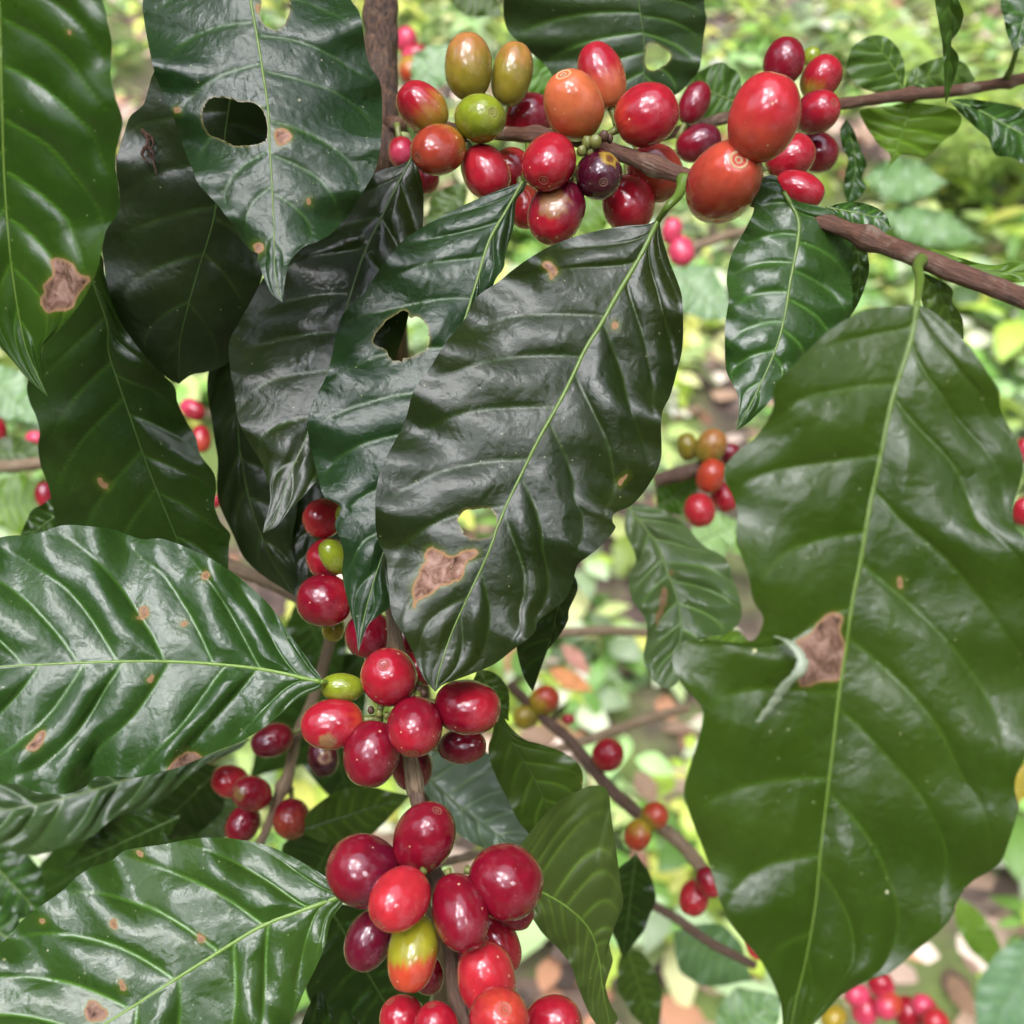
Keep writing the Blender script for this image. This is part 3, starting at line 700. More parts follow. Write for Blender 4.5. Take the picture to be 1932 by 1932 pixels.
leaf('yellow speckled green leaf at the lower left corner', [(647, 1690), (564, 1720), (489, 1750), (383, 1815), (290, 1874), (198, 1932), (60, 2012), (-60, 2075)],
     [(646, 1706), (625, 1735), (615, 1778), (598, 1822), (574, 1870), (547, 1932), (500, 1995), (400, 2050), (250, 2095), (80, 2105)],
     [(643, 1683), (615, 1655), (547, 1614), (496, 1593), (427, 1581), (369, 1582), (308, 1593), (239, 1604), (212, 1622), (171, 1638), (140, 1658), (120, 1679), (82, 1706), (41, 1737), (24, 1761), (0, 1781), (-60, 1830), (-100, 1900), (-105, 1990)],
     .236, gx=.10, gy=-.30, fold=.10, wave=.0020, quilt=.0013, nv=8, mat=((0.020, 0.052, 0.007), (0.032, 0.070, 0.011), 0.10, 0.24, 0.7, 0.5, 0.4), seed=12, rib=1.0, nw=4, sweep=.15, res=(210, 44), ribm=M_RIBPALE, petiole=[(690, 1672, .252), (760, 1640, .262), (800, 1610, .2625)],
     blots=[[(165, 1895), (172, 1886), (186, 1893), (204, 1910), (192, 1925), (168, 1928), (160, 1912)], [(371, 1765), (378, 1761), (386, 1770), (382, 1779), (373, 1776)], [(208, 1740), (218, 1734), (222, 1750), (214, 1754)],
            [(224, 1852), (232, 1850), (238, 1866), (230, 1870)], [(256, 1606), (262, 1604), (270, 1612), (264, 1617)], [(76, 1734), (84, 1736), (82, 1742), (75, 1740)]])
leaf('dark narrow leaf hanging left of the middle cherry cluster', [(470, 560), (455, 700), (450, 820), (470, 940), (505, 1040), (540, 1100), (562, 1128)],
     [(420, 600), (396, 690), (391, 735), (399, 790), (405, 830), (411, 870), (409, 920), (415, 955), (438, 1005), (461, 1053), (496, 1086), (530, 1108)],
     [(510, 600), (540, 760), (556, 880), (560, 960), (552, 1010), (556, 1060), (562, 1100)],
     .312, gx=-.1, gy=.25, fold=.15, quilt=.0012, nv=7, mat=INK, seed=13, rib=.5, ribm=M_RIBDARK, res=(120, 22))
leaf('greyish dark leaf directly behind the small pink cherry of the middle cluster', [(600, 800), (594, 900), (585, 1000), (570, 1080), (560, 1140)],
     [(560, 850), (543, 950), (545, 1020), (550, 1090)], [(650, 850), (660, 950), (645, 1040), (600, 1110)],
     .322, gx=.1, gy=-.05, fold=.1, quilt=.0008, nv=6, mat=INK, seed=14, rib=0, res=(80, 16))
leaf('dark green leaf hanging from the top edge with a small hole, above the orange cherry', [(1196, -110), (1203, -10), (1214, 70), (1214, 150), (1206, 205)],
     [(1040, -100), (970, -50), (951, 0), (955, 50), (981, 82), (1009, 106), (1029, 123), (1046, 147), (1080, 175), (1150, 195)],
     [(1280, -100), (1322, -40), (1330, 17), (1333, 36), (1326, 80), (1320, 128), (1303, 152), (1279, 176), (1240, 195)],
     .315, gx=.1, gy=.22, fold=.22, wave=.003, quilt=.0008, nv=8, mat=((0.014, 0.032, 0.007), (0.022, 0.042, 0.010), 0.08, 0.33, 0.6, 0.15, 0.35), seed=15, rib=.6, ribm=M_RIBDARK, nw=2.5, res=(150, 46), petiole=[(1190, -150, .32)],
     holes=[[(1217, 103), (1222, 86), (1233, 82), (1251, 91), (1265, 103), (1263, 113), (1248, 126), (1234, 134), (1221, 129), (1217, 116)]])
leaf('plain olive leaf seen from below, right of the middle cluster', [(930, 1338), (965, 1400), (1005, 1465), (1040, 1540), (1060, 1610)],
     [(930, 1380), (921, 1416), (935, 1463), (959, 1511), (976, 1545), (997, 1572), (1030, 1600)],
     [(945, 1345), (962, 1371), (990, 1395), (1021, 1404), (1055, 1416), (1086, 1436), (1099, 1460), (1098, 1490), (1090, 1550)],
     .300, gx=.1, gy=.30, fold=.05, wave=.001, quilt=.0004, nv=7, mat=MOSS, seed=16, rib=.5, ribm=M_RIBDARK, res=(90, 20), sweep=.15, blots=[[(1098, 1476), (1103, 1472), (1112, 1478), (1102, 1484)]])
leaf('dull olive leaf with closely ribbed veins right of the lowest cluster', [(955, 1650), (1024, 1684), (1072, 1713), (1113, 1755), (1130, 1810), (1138, 1870), (1152, 1940)],
     [(965, 1690), (1000, 1727), (1024, 1761), (1058, 1795), (1079, 1826), (1090, 1860), (1113, 1915), (1135, 1940)],
     [(962, 1625), (981, 1595), (1021, 1545), (1055, 1511), (1092, 1491), (1120, 1482), (1146, 1491), (1154, 1545), (1162, 1600), (1171, 1665), (1176, 1706), (1163, 1737), (1150, 1778), (1156, 1815), (1140, 1839), (1150, 1890), (1166, 1921)],
     .290, gx=.05, gy=.22, fold=.05, wave=.0016, quilt=.0008, nv=12, mat=OLIVE, seed=17, rib=.7, ribm=M_RIBPALE, res=(120, 26), sweep=.2)
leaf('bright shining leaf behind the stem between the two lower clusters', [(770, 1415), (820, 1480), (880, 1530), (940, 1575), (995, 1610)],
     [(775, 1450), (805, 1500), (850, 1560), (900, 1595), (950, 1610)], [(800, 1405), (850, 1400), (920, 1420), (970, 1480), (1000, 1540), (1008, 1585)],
     .345, gx=.0, gy=-.42, fold=.1, wave=.002, quilt=.0014, nv=7, mat=((0.10, 0.15, 0.09), (0.15, 0.20, 0.14), 0.1, 0.2, 0.3, 0.1, 0.3), seed=18, rib=.6, res=(90, 20))  # pale base colour stands in for the white sky sheen on this leaf
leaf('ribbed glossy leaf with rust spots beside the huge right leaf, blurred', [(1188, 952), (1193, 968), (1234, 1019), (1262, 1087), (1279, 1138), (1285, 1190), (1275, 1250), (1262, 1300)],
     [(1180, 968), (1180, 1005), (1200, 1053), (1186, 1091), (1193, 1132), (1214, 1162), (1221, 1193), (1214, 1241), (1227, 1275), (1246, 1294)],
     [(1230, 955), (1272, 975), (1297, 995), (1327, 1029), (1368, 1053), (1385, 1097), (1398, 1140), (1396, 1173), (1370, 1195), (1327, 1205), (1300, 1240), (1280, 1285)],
     .37, gx=.05, gy=-.42, fold=.12, wave=.003, quilt=.0022, nv=8, mat=((0.07, 0.12, 0.035), (0.12, 0.17, 0.07), 0.15, 0.2, 0.6, 0.1, 0.3), seed=19, rib=.9, ribm=M_RIBPALE, res=(110, 24), group='blurred coffee leaves behind',  # base colour lightened in place of a bright sky reflection
     blots=[[(1248, 1115), (1258, 1110), (1254, 1150), (1244, 1160)], [(1238, 1160), (1246, 1156), (1240, 1180)], [(1262, 1078), (1270, 1076), (1268, 1086)]])
leaf('ribbed glossy leaf partly under the pale veined leaf at the left edge', [(470, 1395), (400, 1420), (300, 1450), (180, 1490), (60, 1520), (-40, 1535), (-120, 1560)],
     [(450, 1415), (393, 1440), (359, 1463), (308, 1508), (260, 1530), (212, 1545), (171, 1580), (113, 1600), (62, 1614), (0, 1602), (-80, 1590)],
     [(430, 1370), (330, 1380), (200, 1400), (60, 1430), (-60, 1470)],
     .365, gx=.05, gy=-.20, fold=.1, wave=.002, quilt=.0024, nv=12, mat=((0.025, 0.05, 0.015), (0.04, 0.07, 0.02), 0.1, 0.28, 0.4, 0.1, 0.3), seed=20, rib=.8, res=(140, 24), group='blurred coffee leaves behind')
# upper right shoot
leaf('narrow twisted leaf dangling from the top edge at the upper right', [(1782, -90), (1790, 0), (1795, 60), (1790, 120), (1784, 196)],
     [(1765, -50), (1764, 0), (1771, 44), (1778, 85), (1781, 137), (1782, 170)], [(1800, -50), (1809, 0), (1818, 27), (1809, 58), (1794, 82), (1809, 109), (1802, 144), (1790, 180)],
     .30, gy=.5, fold=-.5, quilt=.0004, nv=5, mat=((0.035, 0.075, 0.01), (0.05, 0.10, 0.02), 0.2, 0.35, 0.4, 0.1, 0.3), seed=21, rib=.5, res=(80, 14))
leaf('dull green leaf standing up from the thin branch, upper right', [(1703, 178), (1695, 150), (1680, 120), (1660, 92), (1640, 68)],
     [(1680, 178), (1650, 174), (1620, 162), (1601, 138), (1598, 118), (1612, 85)], [(1706, 150), (1706, 120), (1695, 92), (1676, 72), (1655, 66)],
     .34, gy=.3, fold=.05, wave=.0006, quilt=.0004, und=.0003, nv=5, mat=((0.05, 0.10, 0.015), (0.07, 0.13, 0.02), 0.3, 0.4, 0.5, 0.1, 0.3), seed=22, rib=.6, ribm=M_RIBPALE, res=(70, 14))
leaf('shaded green leaf behind the dangling twisted one, above the thin branch', [(1704, 172), (1740, 150), (1780, 140), (1815, 138), (1840, 150)],
     [(1716, 140), (1745, 118), (1785, 108), (1820, 120)], [(1730, 170), (1765, 170), (1800, 166), (1828, 160)],
     .35, gy=.3, fold=.1, quilt=.0004, und=.0003, nv=5, mat=((0.06, 0.11, 0.02), (0.08, 0.14, 0.03), 0.3, 0.4, 0.5, 0.1, 0.3), seed=23, rib=.5, res=(60, 12))
leaf('backlit yellowish leaf hanging below the thin branch with its tip pointing down', [(1716, 192), (1712, 220), (1700, 255), (1688, 290), (1672, 324)],
     [(1690, 198), (1640, 204), (1622, 210), (1632, 235), (1645, 255), (1660, 275), (1680, 290), (1678, 308)], [(1750, 196), (1800, 206), (1814, 222), (1806, 246), (1778, 268), (1745, 297), (1722, 284), (1692, 300)],
     .345, gy=.3, fold=.08, quilt=.0004, und=.0003, nv=5, mat=((0.09, 0.17, 0.012), (0.12, 0.21, 0.02), 0.4, 0.4, 0.5, 0.1, 0.3), seed=24, rib=.6, ribm=M_RIBPALE, res=(80, 16), petiole=[(1708, 184, .338)])
leaf('wavy shining leaf at the right edge under the thin branch', [(1792, 190), (1840, 205), (1890, 232), (1940, 260), (2000, 300)],
     [(1810, 212), (1840, 240), (1865, 262), (1878, 292), (1910, 297), (1950, 315)], [(1815, 186), (1870, 192), (1932, 205), (1980, 240)],
     .33, gx=.1, gy=-.4, fold=.2, wave=.003, quilt=.0015, nv=7, mat=GREEN, seed=25, rib=.6, ribm=M_RIBPALE, res=(80, 16))
leaf('pale sheened leaf tip in the upper right corner', [(1960, -60), (1942, 0), (1928, 50), (1914, 98)],
     [(1910, -50), (1888, 0), (1894, 35), (1900, 65)], [(1980, -20), (1965, 40), (1935, 80)], .32, gy=-.2, fold=.1, quilt=.0008, nv=5, mat=GREEN, seed=26, rib=.5, res=(60, 12), petiole=[(1912, 115, .33), (1902, 140, .337), (1897, 155, .34)])
leaf('small curved leaf below the dark crimson cherries at the upper right', [(1596, 225), (1606, 262), (1614, 300), (1610, 345), (1600, 386)],
     [(1585, 245), (1590, 280), (1600, 300), (1594, 330), (1592, 360)], [(1610, 245), (1625, 285), (1635, 310), (1626, 335), (1634, 352), (1620, 375)],
     .345, gy=.2, fold=-.3, quilt=.0004, und=.0003, nv=5, mat=GREEN, seed=27, rib=.5, res=(60, 12))
leaf('small shining rounded leaf lying over the main branch right of the cherries', [(1560, 392), (1595, 398), (1630, 405), (1660, 415), (1682, 432)],
     [(1575, 405), (1600, 425), (1630, 437), (1662, 440)], [(1580, 385), (1610, 381), (1645, 388), (1670, 404)],
     .262, gy=-.4, fold=.2, quilt=.0004, und=.0003, nv=5, mat=GREEN, seed=28, rib=.5, res=(60, 12))
leaf('dark leaf edge peeping out behind the glossy mid green leaf', [(1600, 440), (1618, 480), (1622, 530), (1612, 570), (1602, 600)],
     [(1590, 470), (1590, 520), (1592, 570)], [(1630, 460), (1640, 500), (1634, 535), (1618, 575)], .28, gy=.4, quilt=.0006, nv=5, mat=DARK, seed=29, rib=.4, ribm=M_RIBDARK, res=(50, 10))
leaf('shaded leaf tucked behind the stalk of the huge right leaf', [(1730, 510), (1765, 545), (1785, 580), (1800, 610), (1818, 640)],
     [(1735, 545), (1745, 585), (1775, 620)], [(1765, 525), (1796, 545), (1797, 570), (1815, 600)], .235, gx=.2, gy=.3, quilt=.0006, nv=5, mat=MOSS, seed=30, rib=.4, res=(50, 10))
leaf('light green leaf lying along the top of the main branch at the right edge', [(1735, 468), (1790, 490), (1850, 508), (1920, 515), (2010, 512)],
     [(1770, 490), (1820, 512), (1870, 528), (1932, 532)], [(1760, 468), (1810, 486), (1870, 500), (1932, 494)], .262, gy=-.2, quilt=.0005, nv=6, mat=((0.07, 0.14, 0.015), (0.1, 0.18, 0.02), 0.35, 0.4, 0.5, 0.1, 0.3), seed=31, rib=.5, res=(60, 10))

# ------------------------------------------------------------------ the blurred leaves behind
SL = simple_leaf
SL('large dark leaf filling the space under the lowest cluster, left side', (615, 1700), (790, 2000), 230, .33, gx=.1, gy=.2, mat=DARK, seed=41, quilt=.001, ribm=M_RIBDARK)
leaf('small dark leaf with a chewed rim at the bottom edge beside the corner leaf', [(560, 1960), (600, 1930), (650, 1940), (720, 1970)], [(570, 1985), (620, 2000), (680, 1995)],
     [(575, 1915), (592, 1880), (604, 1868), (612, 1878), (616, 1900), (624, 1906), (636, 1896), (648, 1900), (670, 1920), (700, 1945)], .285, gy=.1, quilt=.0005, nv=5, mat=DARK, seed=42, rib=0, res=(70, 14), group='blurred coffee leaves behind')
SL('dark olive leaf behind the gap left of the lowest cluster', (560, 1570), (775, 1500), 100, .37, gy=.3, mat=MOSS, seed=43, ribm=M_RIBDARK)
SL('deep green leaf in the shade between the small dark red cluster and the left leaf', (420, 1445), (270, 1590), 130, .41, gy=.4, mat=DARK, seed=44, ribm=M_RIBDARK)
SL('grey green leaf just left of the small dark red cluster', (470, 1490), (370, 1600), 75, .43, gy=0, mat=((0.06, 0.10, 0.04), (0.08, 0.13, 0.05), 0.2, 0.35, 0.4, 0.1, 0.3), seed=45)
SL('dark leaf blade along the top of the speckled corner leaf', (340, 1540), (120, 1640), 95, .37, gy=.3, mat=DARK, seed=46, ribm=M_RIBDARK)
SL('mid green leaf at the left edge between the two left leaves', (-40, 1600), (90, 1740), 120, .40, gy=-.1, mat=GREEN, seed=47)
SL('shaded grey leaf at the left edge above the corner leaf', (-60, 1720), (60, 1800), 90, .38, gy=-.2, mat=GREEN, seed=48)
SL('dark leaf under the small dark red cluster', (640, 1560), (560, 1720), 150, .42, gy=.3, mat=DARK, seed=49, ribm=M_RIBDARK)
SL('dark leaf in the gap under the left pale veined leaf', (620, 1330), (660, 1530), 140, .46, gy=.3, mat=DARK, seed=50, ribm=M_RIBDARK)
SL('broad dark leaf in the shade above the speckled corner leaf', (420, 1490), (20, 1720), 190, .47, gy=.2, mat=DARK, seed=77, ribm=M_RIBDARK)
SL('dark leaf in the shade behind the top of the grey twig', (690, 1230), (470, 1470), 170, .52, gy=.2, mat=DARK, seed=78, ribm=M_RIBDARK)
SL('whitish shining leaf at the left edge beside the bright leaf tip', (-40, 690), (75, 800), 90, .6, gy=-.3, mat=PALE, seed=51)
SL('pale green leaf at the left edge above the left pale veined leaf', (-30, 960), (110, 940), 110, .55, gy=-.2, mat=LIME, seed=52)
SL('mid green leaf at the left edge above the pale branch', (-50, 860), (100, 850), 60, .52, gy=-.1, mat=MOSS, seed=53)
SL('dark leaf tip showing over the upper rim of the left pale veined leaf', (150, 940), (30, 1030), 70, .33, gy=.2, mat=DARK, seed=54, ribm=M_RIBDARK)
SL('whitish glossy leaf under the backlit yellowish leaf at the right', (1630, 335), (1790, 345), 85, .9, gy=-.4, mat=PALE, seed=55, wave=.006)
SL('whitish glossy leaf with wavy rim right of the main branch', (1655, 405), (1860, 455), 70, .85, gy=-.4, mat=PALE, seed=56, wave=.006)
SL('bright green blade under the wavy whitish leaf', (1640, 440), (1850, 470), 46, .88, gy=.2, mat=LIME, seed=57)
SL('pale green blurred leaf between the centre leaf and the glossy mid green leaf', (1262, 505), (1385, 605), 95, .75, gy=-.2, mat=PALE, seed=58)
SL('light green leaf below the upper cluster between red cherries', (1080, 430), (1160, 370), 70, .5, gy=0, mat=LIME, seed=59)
SL('dark green leaf below the red cherry left of the holed middle leaf', (880, 345), (800, 440), 60, .45, gy=.1, mat=MOSS, seed=60)
SL('dark leaf touching the top edge above the two olive cherries', (840, -40), (950, 32), 70, .5, gy=.1, mat=MOSS, seed=61)
SL('bright green leaf between the olive cherries and the orange cherry', (990, 110), (1060, 185), 80, .42, gy=.2, mat=((0.05, 0.13, 0.01), (0.07, 0.16, 0.015), 0.35, 0.4, 0.5, 0.1, 0.3), seed=62)
SL('green leaf behind the biggest cherry at the upper right', (1400, 200), (1290, 150), 120, .36, gy=.2, mat=((0.035, 0.08, 0.01), (0.05, 0.10, 0.015), 0.25, 0.4, 0.5, 0.1, 0.3), seed=63)
SL('pale green leaf between the trunk and the olive cherries', (780, 165), (860, 80), 80, .6, gy=-.1, mat=PALE, seed=64)
SL('green leaf under the olive and red bunch left of the huge leaf', (1240, 960), (1320, 900), 80, .47, gy=.1, mat=((0.04, 0.10, 0.01), (0.06, 0.13, 0.015), 0.3, 0.4, 0.5, 0.1, 0.3), seed=65)
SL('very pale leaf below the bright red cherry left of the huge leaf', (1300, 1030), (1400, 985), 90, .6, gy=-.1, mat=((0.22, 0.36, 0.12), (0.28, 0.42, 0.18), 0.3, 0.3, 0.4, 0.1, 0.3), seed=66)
SL('yellow green leaf under the ribbed rust spotted leaf', (1320, 1200), (1435, 1236), 60, .43, gy=.1, mat=LIME, seed=67)
SL('dark leaf shadowed behind the ribbed olive leaf', (1200, 1610), (1175, 1810), 90, .40, gy=.3, mat=DARK, seed=68, ribm=M_RIBDARK)
SL('grey green leaf low behind the dark twig at the lower right', (1270, 1760), (1420, 1850), 120, .58, gy=0, mat=((0.07, 0.14, 0.05), (0.10, 0.18, 0.07), 0.25, 0.35, 0.4, 0.1, 0.3), seed=69)
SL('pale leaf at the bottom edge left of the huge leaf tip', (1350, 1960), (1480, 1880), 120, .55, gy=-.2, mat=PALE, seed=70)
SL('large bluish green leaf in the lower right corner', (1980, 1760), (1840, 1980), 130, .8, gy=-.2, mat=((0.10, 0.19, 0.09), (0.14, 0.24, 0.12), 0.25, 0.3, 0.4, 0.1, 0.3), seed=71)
SL('yellow leaf at the right edge beside the huge right leaf', (1945, 1430), (1915, 1520), 50, .7, gy=0, mat=((0.30, 0.22, 0.02), (0.36, 0.27, 0.04), 0.35, 0.4, 0.4, 0.1, 0.3), seed=72)
SL('green leaf behind the dark red cherry right of the centre leaf tip', (900, 1260), (960, 1360), 60, .31, gy=.1, mat=MOSS, seed=73)
SL('long bright green leaf blade at the lower right below the huge leaf', (1800, 1690), (1900, 1850), 60, .9, gy=0, mat=LIME, seed=74)
SL('dark leaf deep behind the hanging stem at the middle left', (560, 1130), (640, 1290), 110, .5, gy=.3, mat=DARK, seed=75, ribm=M_RIBDARK)
SL('shaded leaf at the bottom edge under the ribbed olive leaf', (1180, 1780), (1240, 1960), 80, .5, gy=.3, mat=MOSS, seed=76)

# ------------------------------------------------------------------ cherries
U = 'cherries of the upper cluster'
cherry('olive cherry with a tan top, left of the tall pair above the trunk side leaf', 884, 126, 61, 45, 92, 12, .285, 'Ol', 'T', U, mid=.35, soft=.55)
cherry('olive cherry with a salmon top, right one of the tall pair', 966, 140, 59, 40, 78, 8, .290, 'Ol', 'T', U, mid=.5, soft=.5)
cherry('round lime green cherry with its scar facing out, under the tall olive pair', 906, 224, 47, 45, -10, 62, .272, 'G', 'G', U)
cherry('red cherry with a yellow green underside beside the trunk', 797, 203, 53, 43, 140, 15, .283, 'Y', 'R', U, mid=-.35, soft=.7)
cherry('orange red cherry shading to yellow, below the one beside the trunk', 827, 282, 53, 45, 215, 35, .272, 'Y', 'B', U, mid=-.45, soft=.6)
cherry('plain red cherry hanging left of the leaf stalk under the upper branch', 916, 325, 56, 45, -60, 15, .279, 'S', 'R', U, mid=0)
cherry('magenta cherry half behind the upper branch right of the lime green one', 996, 222, 50, 45, 20, 10, .305, 'R', 'D', U)
cherry('dull red cherry mostly hidden behind the plain red one', 966, 318, 40, 38, -40, 10, .30, 'B', 'R', U)
cherry('large orange cherry with yellow base and scar near its top, above the branch', 1082, 199, 62, 56, 118, 45, .264, 'Y', 'Or', U, mid=-.62, soft=.55, pale=True)
cherry('pink red cherry with an orange base standing behind the large orange one', 1135, 144, 64, 44, 108, 5, .279, 'Or', 'R', U, mid=-.15, soft=.6)
cherry('glossy red cherry with a pale left rim, right of the large orange one', 1220, 217, 62, 56, 22, 15, .266, 'O', 'R', U, mid=-.55, soft=.4)
cherry('red cherry with its ringed scar at the bottom, under the branch', 1036, 306, 58, 50, -104, 38, .262, 'R', 'R', U)
cherry('dark purple cherry with a yellow brown sore under the branch', 1130, 330, 48, 45, -80, 58, .266, 'Wn', 'Pu', U, spots=[(1146, 312, 16, (0.30, 0.20, 0.03), (0.10, 0.04, 0.012))])
cherry('dark red cherry with a broad tan scald, lowest of the upper cluster', 1050, 400, 64, 52, -112, 10, .268, 'Wn', 'R', U, mid=.35, spots=[(1043, 398, 27, (0.22, 0.095, 0.035), (0.29, 0.17, 0.085))])
cherry('shaded red cherry just above the stalk of the largest central leaf', 1186, 385, 55, 50, -90, 20, .282, 'R', 'R', U)
cherry('dull red cherry crossed by the upper branch', 1236, 326, 56, 50, -60, 20, .285, 'D', 'B', U)
cherry('slim dark magenta cherry behind, left of the biggest cherry', 1310, 195, 48, 28, 65, 5, .325, 'D', 'D', U)
cherry('purple red cherry behind the branch left of the biggest cherry', 1318, 270, 44, 34, 20, 10, .318, 'D', 'Wn', U)
cherry('biggest cherry of all, orange red with a scar at its top', 1441, 222, 80, 68, 74, 24, .232, 'So', 'S', U, mid=-.2, soft=.8, pale=True)
cherry('big orange red cherry with a pale ringed scar facing out, by the branch', 1364, 345, 75, 69, 50, 81, .244, 'S', 'So', U, mid=.0, soft=.9, pale=True)
cherry('dark red pointed cherry topmost behind the biggest cherry', 1479, 116, 44, 37, 80, 10, .31, 'D', 'D', U)
cherry('red cherry with a greenish side, upper right of the biggest cherry', 1549, 147, 43, 37, 60, 15, .315, 'Y', 'R', U, mid=-.55, soft=.5)
cherry('dark red cherry with a scar facing right, beside the thin branch', 1541, 212, 41, 39, 10, 60, .30, 'D', 'R', U, mid=.5)
cherry('dark crimson cherry lowest right of the biggest cherry', 1543, 287, 39, 37, -60, 20, .315, 'Wn', 'D', U)
cherry('shiny pink red cherry tucked under the biggest cherry', 1491, 297, 48, 42, 35, 10, .278, 'R', 'R', U)
cherry('pinkish red cherry resting above the glossy mid green leaf', 1508, 357, 48, 34, -25, 12, .268, 'R', 'R', U)
cherry('tiny green cherry between the two red ones at the upper right', 1532, 107, 18, 16, 80, 20, .325, 'G', 'G', U, stalk=.003)
cherry('small red cherry half hidden between trunk and orange red cherry', 758, 288, 30, 26, -80, 10, .31, 'R', 'K', U)
cherry('dark red cherry peeping below the orange red cherry near the trunk', 800, 332, 34, 28, -70, 10, .305, 'D', 'R', U)
cherry('dull orange red cherry between the leaf stalk and the scalded cherry', 990, 390, 42, 34, -80, 10, .295, 'B', 'S', U)

Mg = 'cherries of the middle cluster'
cherry('pink red cherry highest of the middle cluster, at the leaf edge', 610, 978, 39, 36, 200, 25, .290, 'S', 'S', Mg)
cherry('green cherry sliver beside the highest pink red cherry', 648, 972, 20, 15, 90, 10, .284, 'G', 'G', Mg, stalk=.003)
cherry('red cherry behind the small green oval one at the leaf edge', 618, 1053, 40, 37, 200, 20, .289, 'R', 'R', Mg)
cherry('small oval green cherry with its scar at the upper left', 630, 1050, 39, 25, 120, 25, .279, 'G', 'G', Mg)
cherry('dark red cherry lying sideways left of the tip of the holed middle leaf', 612, 1133, 53, 48, 175, 10, .281, 'R', 'D', Mg, mid=-.3)
cherry('green cherry half hidden under the sideways dark red one', 629, 1185, 26, 22, -90, 15, .294, 'G', 'Y', Mg)
cherry('dark red cherry left of the pale stem under the leaf tip', 697, 1198, 46, 44, -110, 10, .284, 'D', 'D', Mg)
cherry('red cherry slice right of the pale stem under the largest leaf', 770, 1205, 40, 38, -60, 10, .290, 'R', 'D', Mg)
cherry('round red cherry with a star shaped scar in its upper face, middle cluster', 735, 1278, 56, 54, 100, 58, .257, 'D', 'R', Mg)
cherry('lime green oval cherry at the base of the pale veined leaf', 646, 1297, 41, 28, 176, 10, .263, 'G', 'G', Mg)
cherry('bright red cherry with a tan scab below, leftmost in the middle cluster', 627, 1366, 60, 45, 186, 8, .261, 'O', 'R', Mg, mid=-.75, soft=.35, spots=[(624, 1391, 15, (0.24, 0.12, 0.05), None)])
cherry('dark red cherry lowest left of the middle cluster', 701, 1422, 63, 52, -100, 14, .258, 'D', 'D', Mg)
cherry('dark red cherry with its scar at the bottom, centre of the middle cluster', 783, 1371, 55, 52, -92, 38, .252, 'D', 'R', Mg, mid=.4)
cherry('big dark red cherry on the right of the middle cluster', 882, 1334, 63, 54, -5, 12, .257, 'D', 'R', Mg, mid=.3)
cherry('shaded dark cherry under the big right one of the middle cluster', 872, 1408, 46, 33, 5, 10, .276, 'Wn', 'D', Mg)
cherry('dark cherry behind the pale stem below the middle cluster', 778, 1448, 44, 37, -90, 10, .284, 'Wn', 'D', Mg)
cherry('red cherry wedged behind the round star scarred cherry', 788, 1262, 36, 34, 0, 10, .278, 'R', 'R', Mg)

Lw = 'cherries of the lowest cluster'
cherry('upright dark red cherry with a scar on its crown, top of the lowest cluster', 800, 1581, 72, 57, 66, 24, .240, 'R', 'D', Lw, mid=-.5, stalk=.0012)
cherry('wine red cherry with a dark dot, upper left of the lowest cluster', 686, 1643, 71, 66, 150, 15, .239, 'Wn', 'D', Lw, mid=.2, spots=[(716, 1651, 6, (0.03, 0.015, 0.03), None)], stalk=.0012)
cherry('bright red cherry with a ringed scar, front of the lowest cluster', 754, 1696, 60, 53, 222, 42, .228, 'S', 'S', Lw, stalk=.0012)
cherry('dark red cherry with a pale pimple scar, centre of the lowest cluster', 867, 1721, 68, 53, -68, 34, .231, 'D', 'D', Lw, stalk=.0012)
cherry('largest dark red cherry on the right of the lowest cluster', 954, 1664, 70, 69, -12, 16, .236, 'D', 'D', Lw, stalk=.0012)
cherry('dark red cherry peeping from under the largest of the lowest cluster', 966, 1716, 44, 34, -30, 10, .250, 'D', 'D', Lw, stalk=.0012)
cherry('wine red cherry left of the two coloured one', 696, 1774, 58, 43, -112, 10, .245, 'Wn', 'Wn', Lw, stalk=.0012)
cherry('two coloured cherry, yellow green above and orange red below', 778, 1798, 68, 49, -98, 24, .233, 'Yg', 'O', Lw, mid=0.05, soft=.32, gd=-80, stalk=.0012)
cherry('red cherry sliver behind the two coloured one', 806, 1838, 38, 30, -70, 10, .256, 'R', 'D', Lw, stalk=.0012)
cherry('red cherry behind, at the right below the largest of the lowest cluster', 936, 1780, 62, 44, -65, 10, .252, 'R', 'R', Lw, stalk=.0012)
cherry('salmon red long cherry above the bottom edge', 918, 1846, 72, 55, 100, 8, .235, 'S', 'S', Lw, stalk=.0012)
cherry('orange red cherry with ringed scar cut by the bottom edge', 942, 1925, 64, 58, 75, 48, .224, 'S', 'O', Lw, mid=.9, stalk=.0012)
cherry('red cherry at the bottom edge, far right of the lowest cluster', 1044, 1930, 55, 48, 20, 10, .238, 'R', 'R', Lw, stalk=.0012)
cherry('red cherry at the bottom edge, far left of the lowest cluster', 760, 1925, 47, 42, 120, 10, .240, 'R', 'R', Lw, stalk=.0012)
cherry('red cherry at the bottom edge left of the dark stem', 824, 1942, 52, 42, 100, 10, .232, 'R', 'R', Lw, stalk=.0012)
cherry('shaded red cherry right of the dark stem behind the centre one', 866, 1806, 34, 30, -60, 10, .258, 'D', 'R', Lw, stalk=.0012)

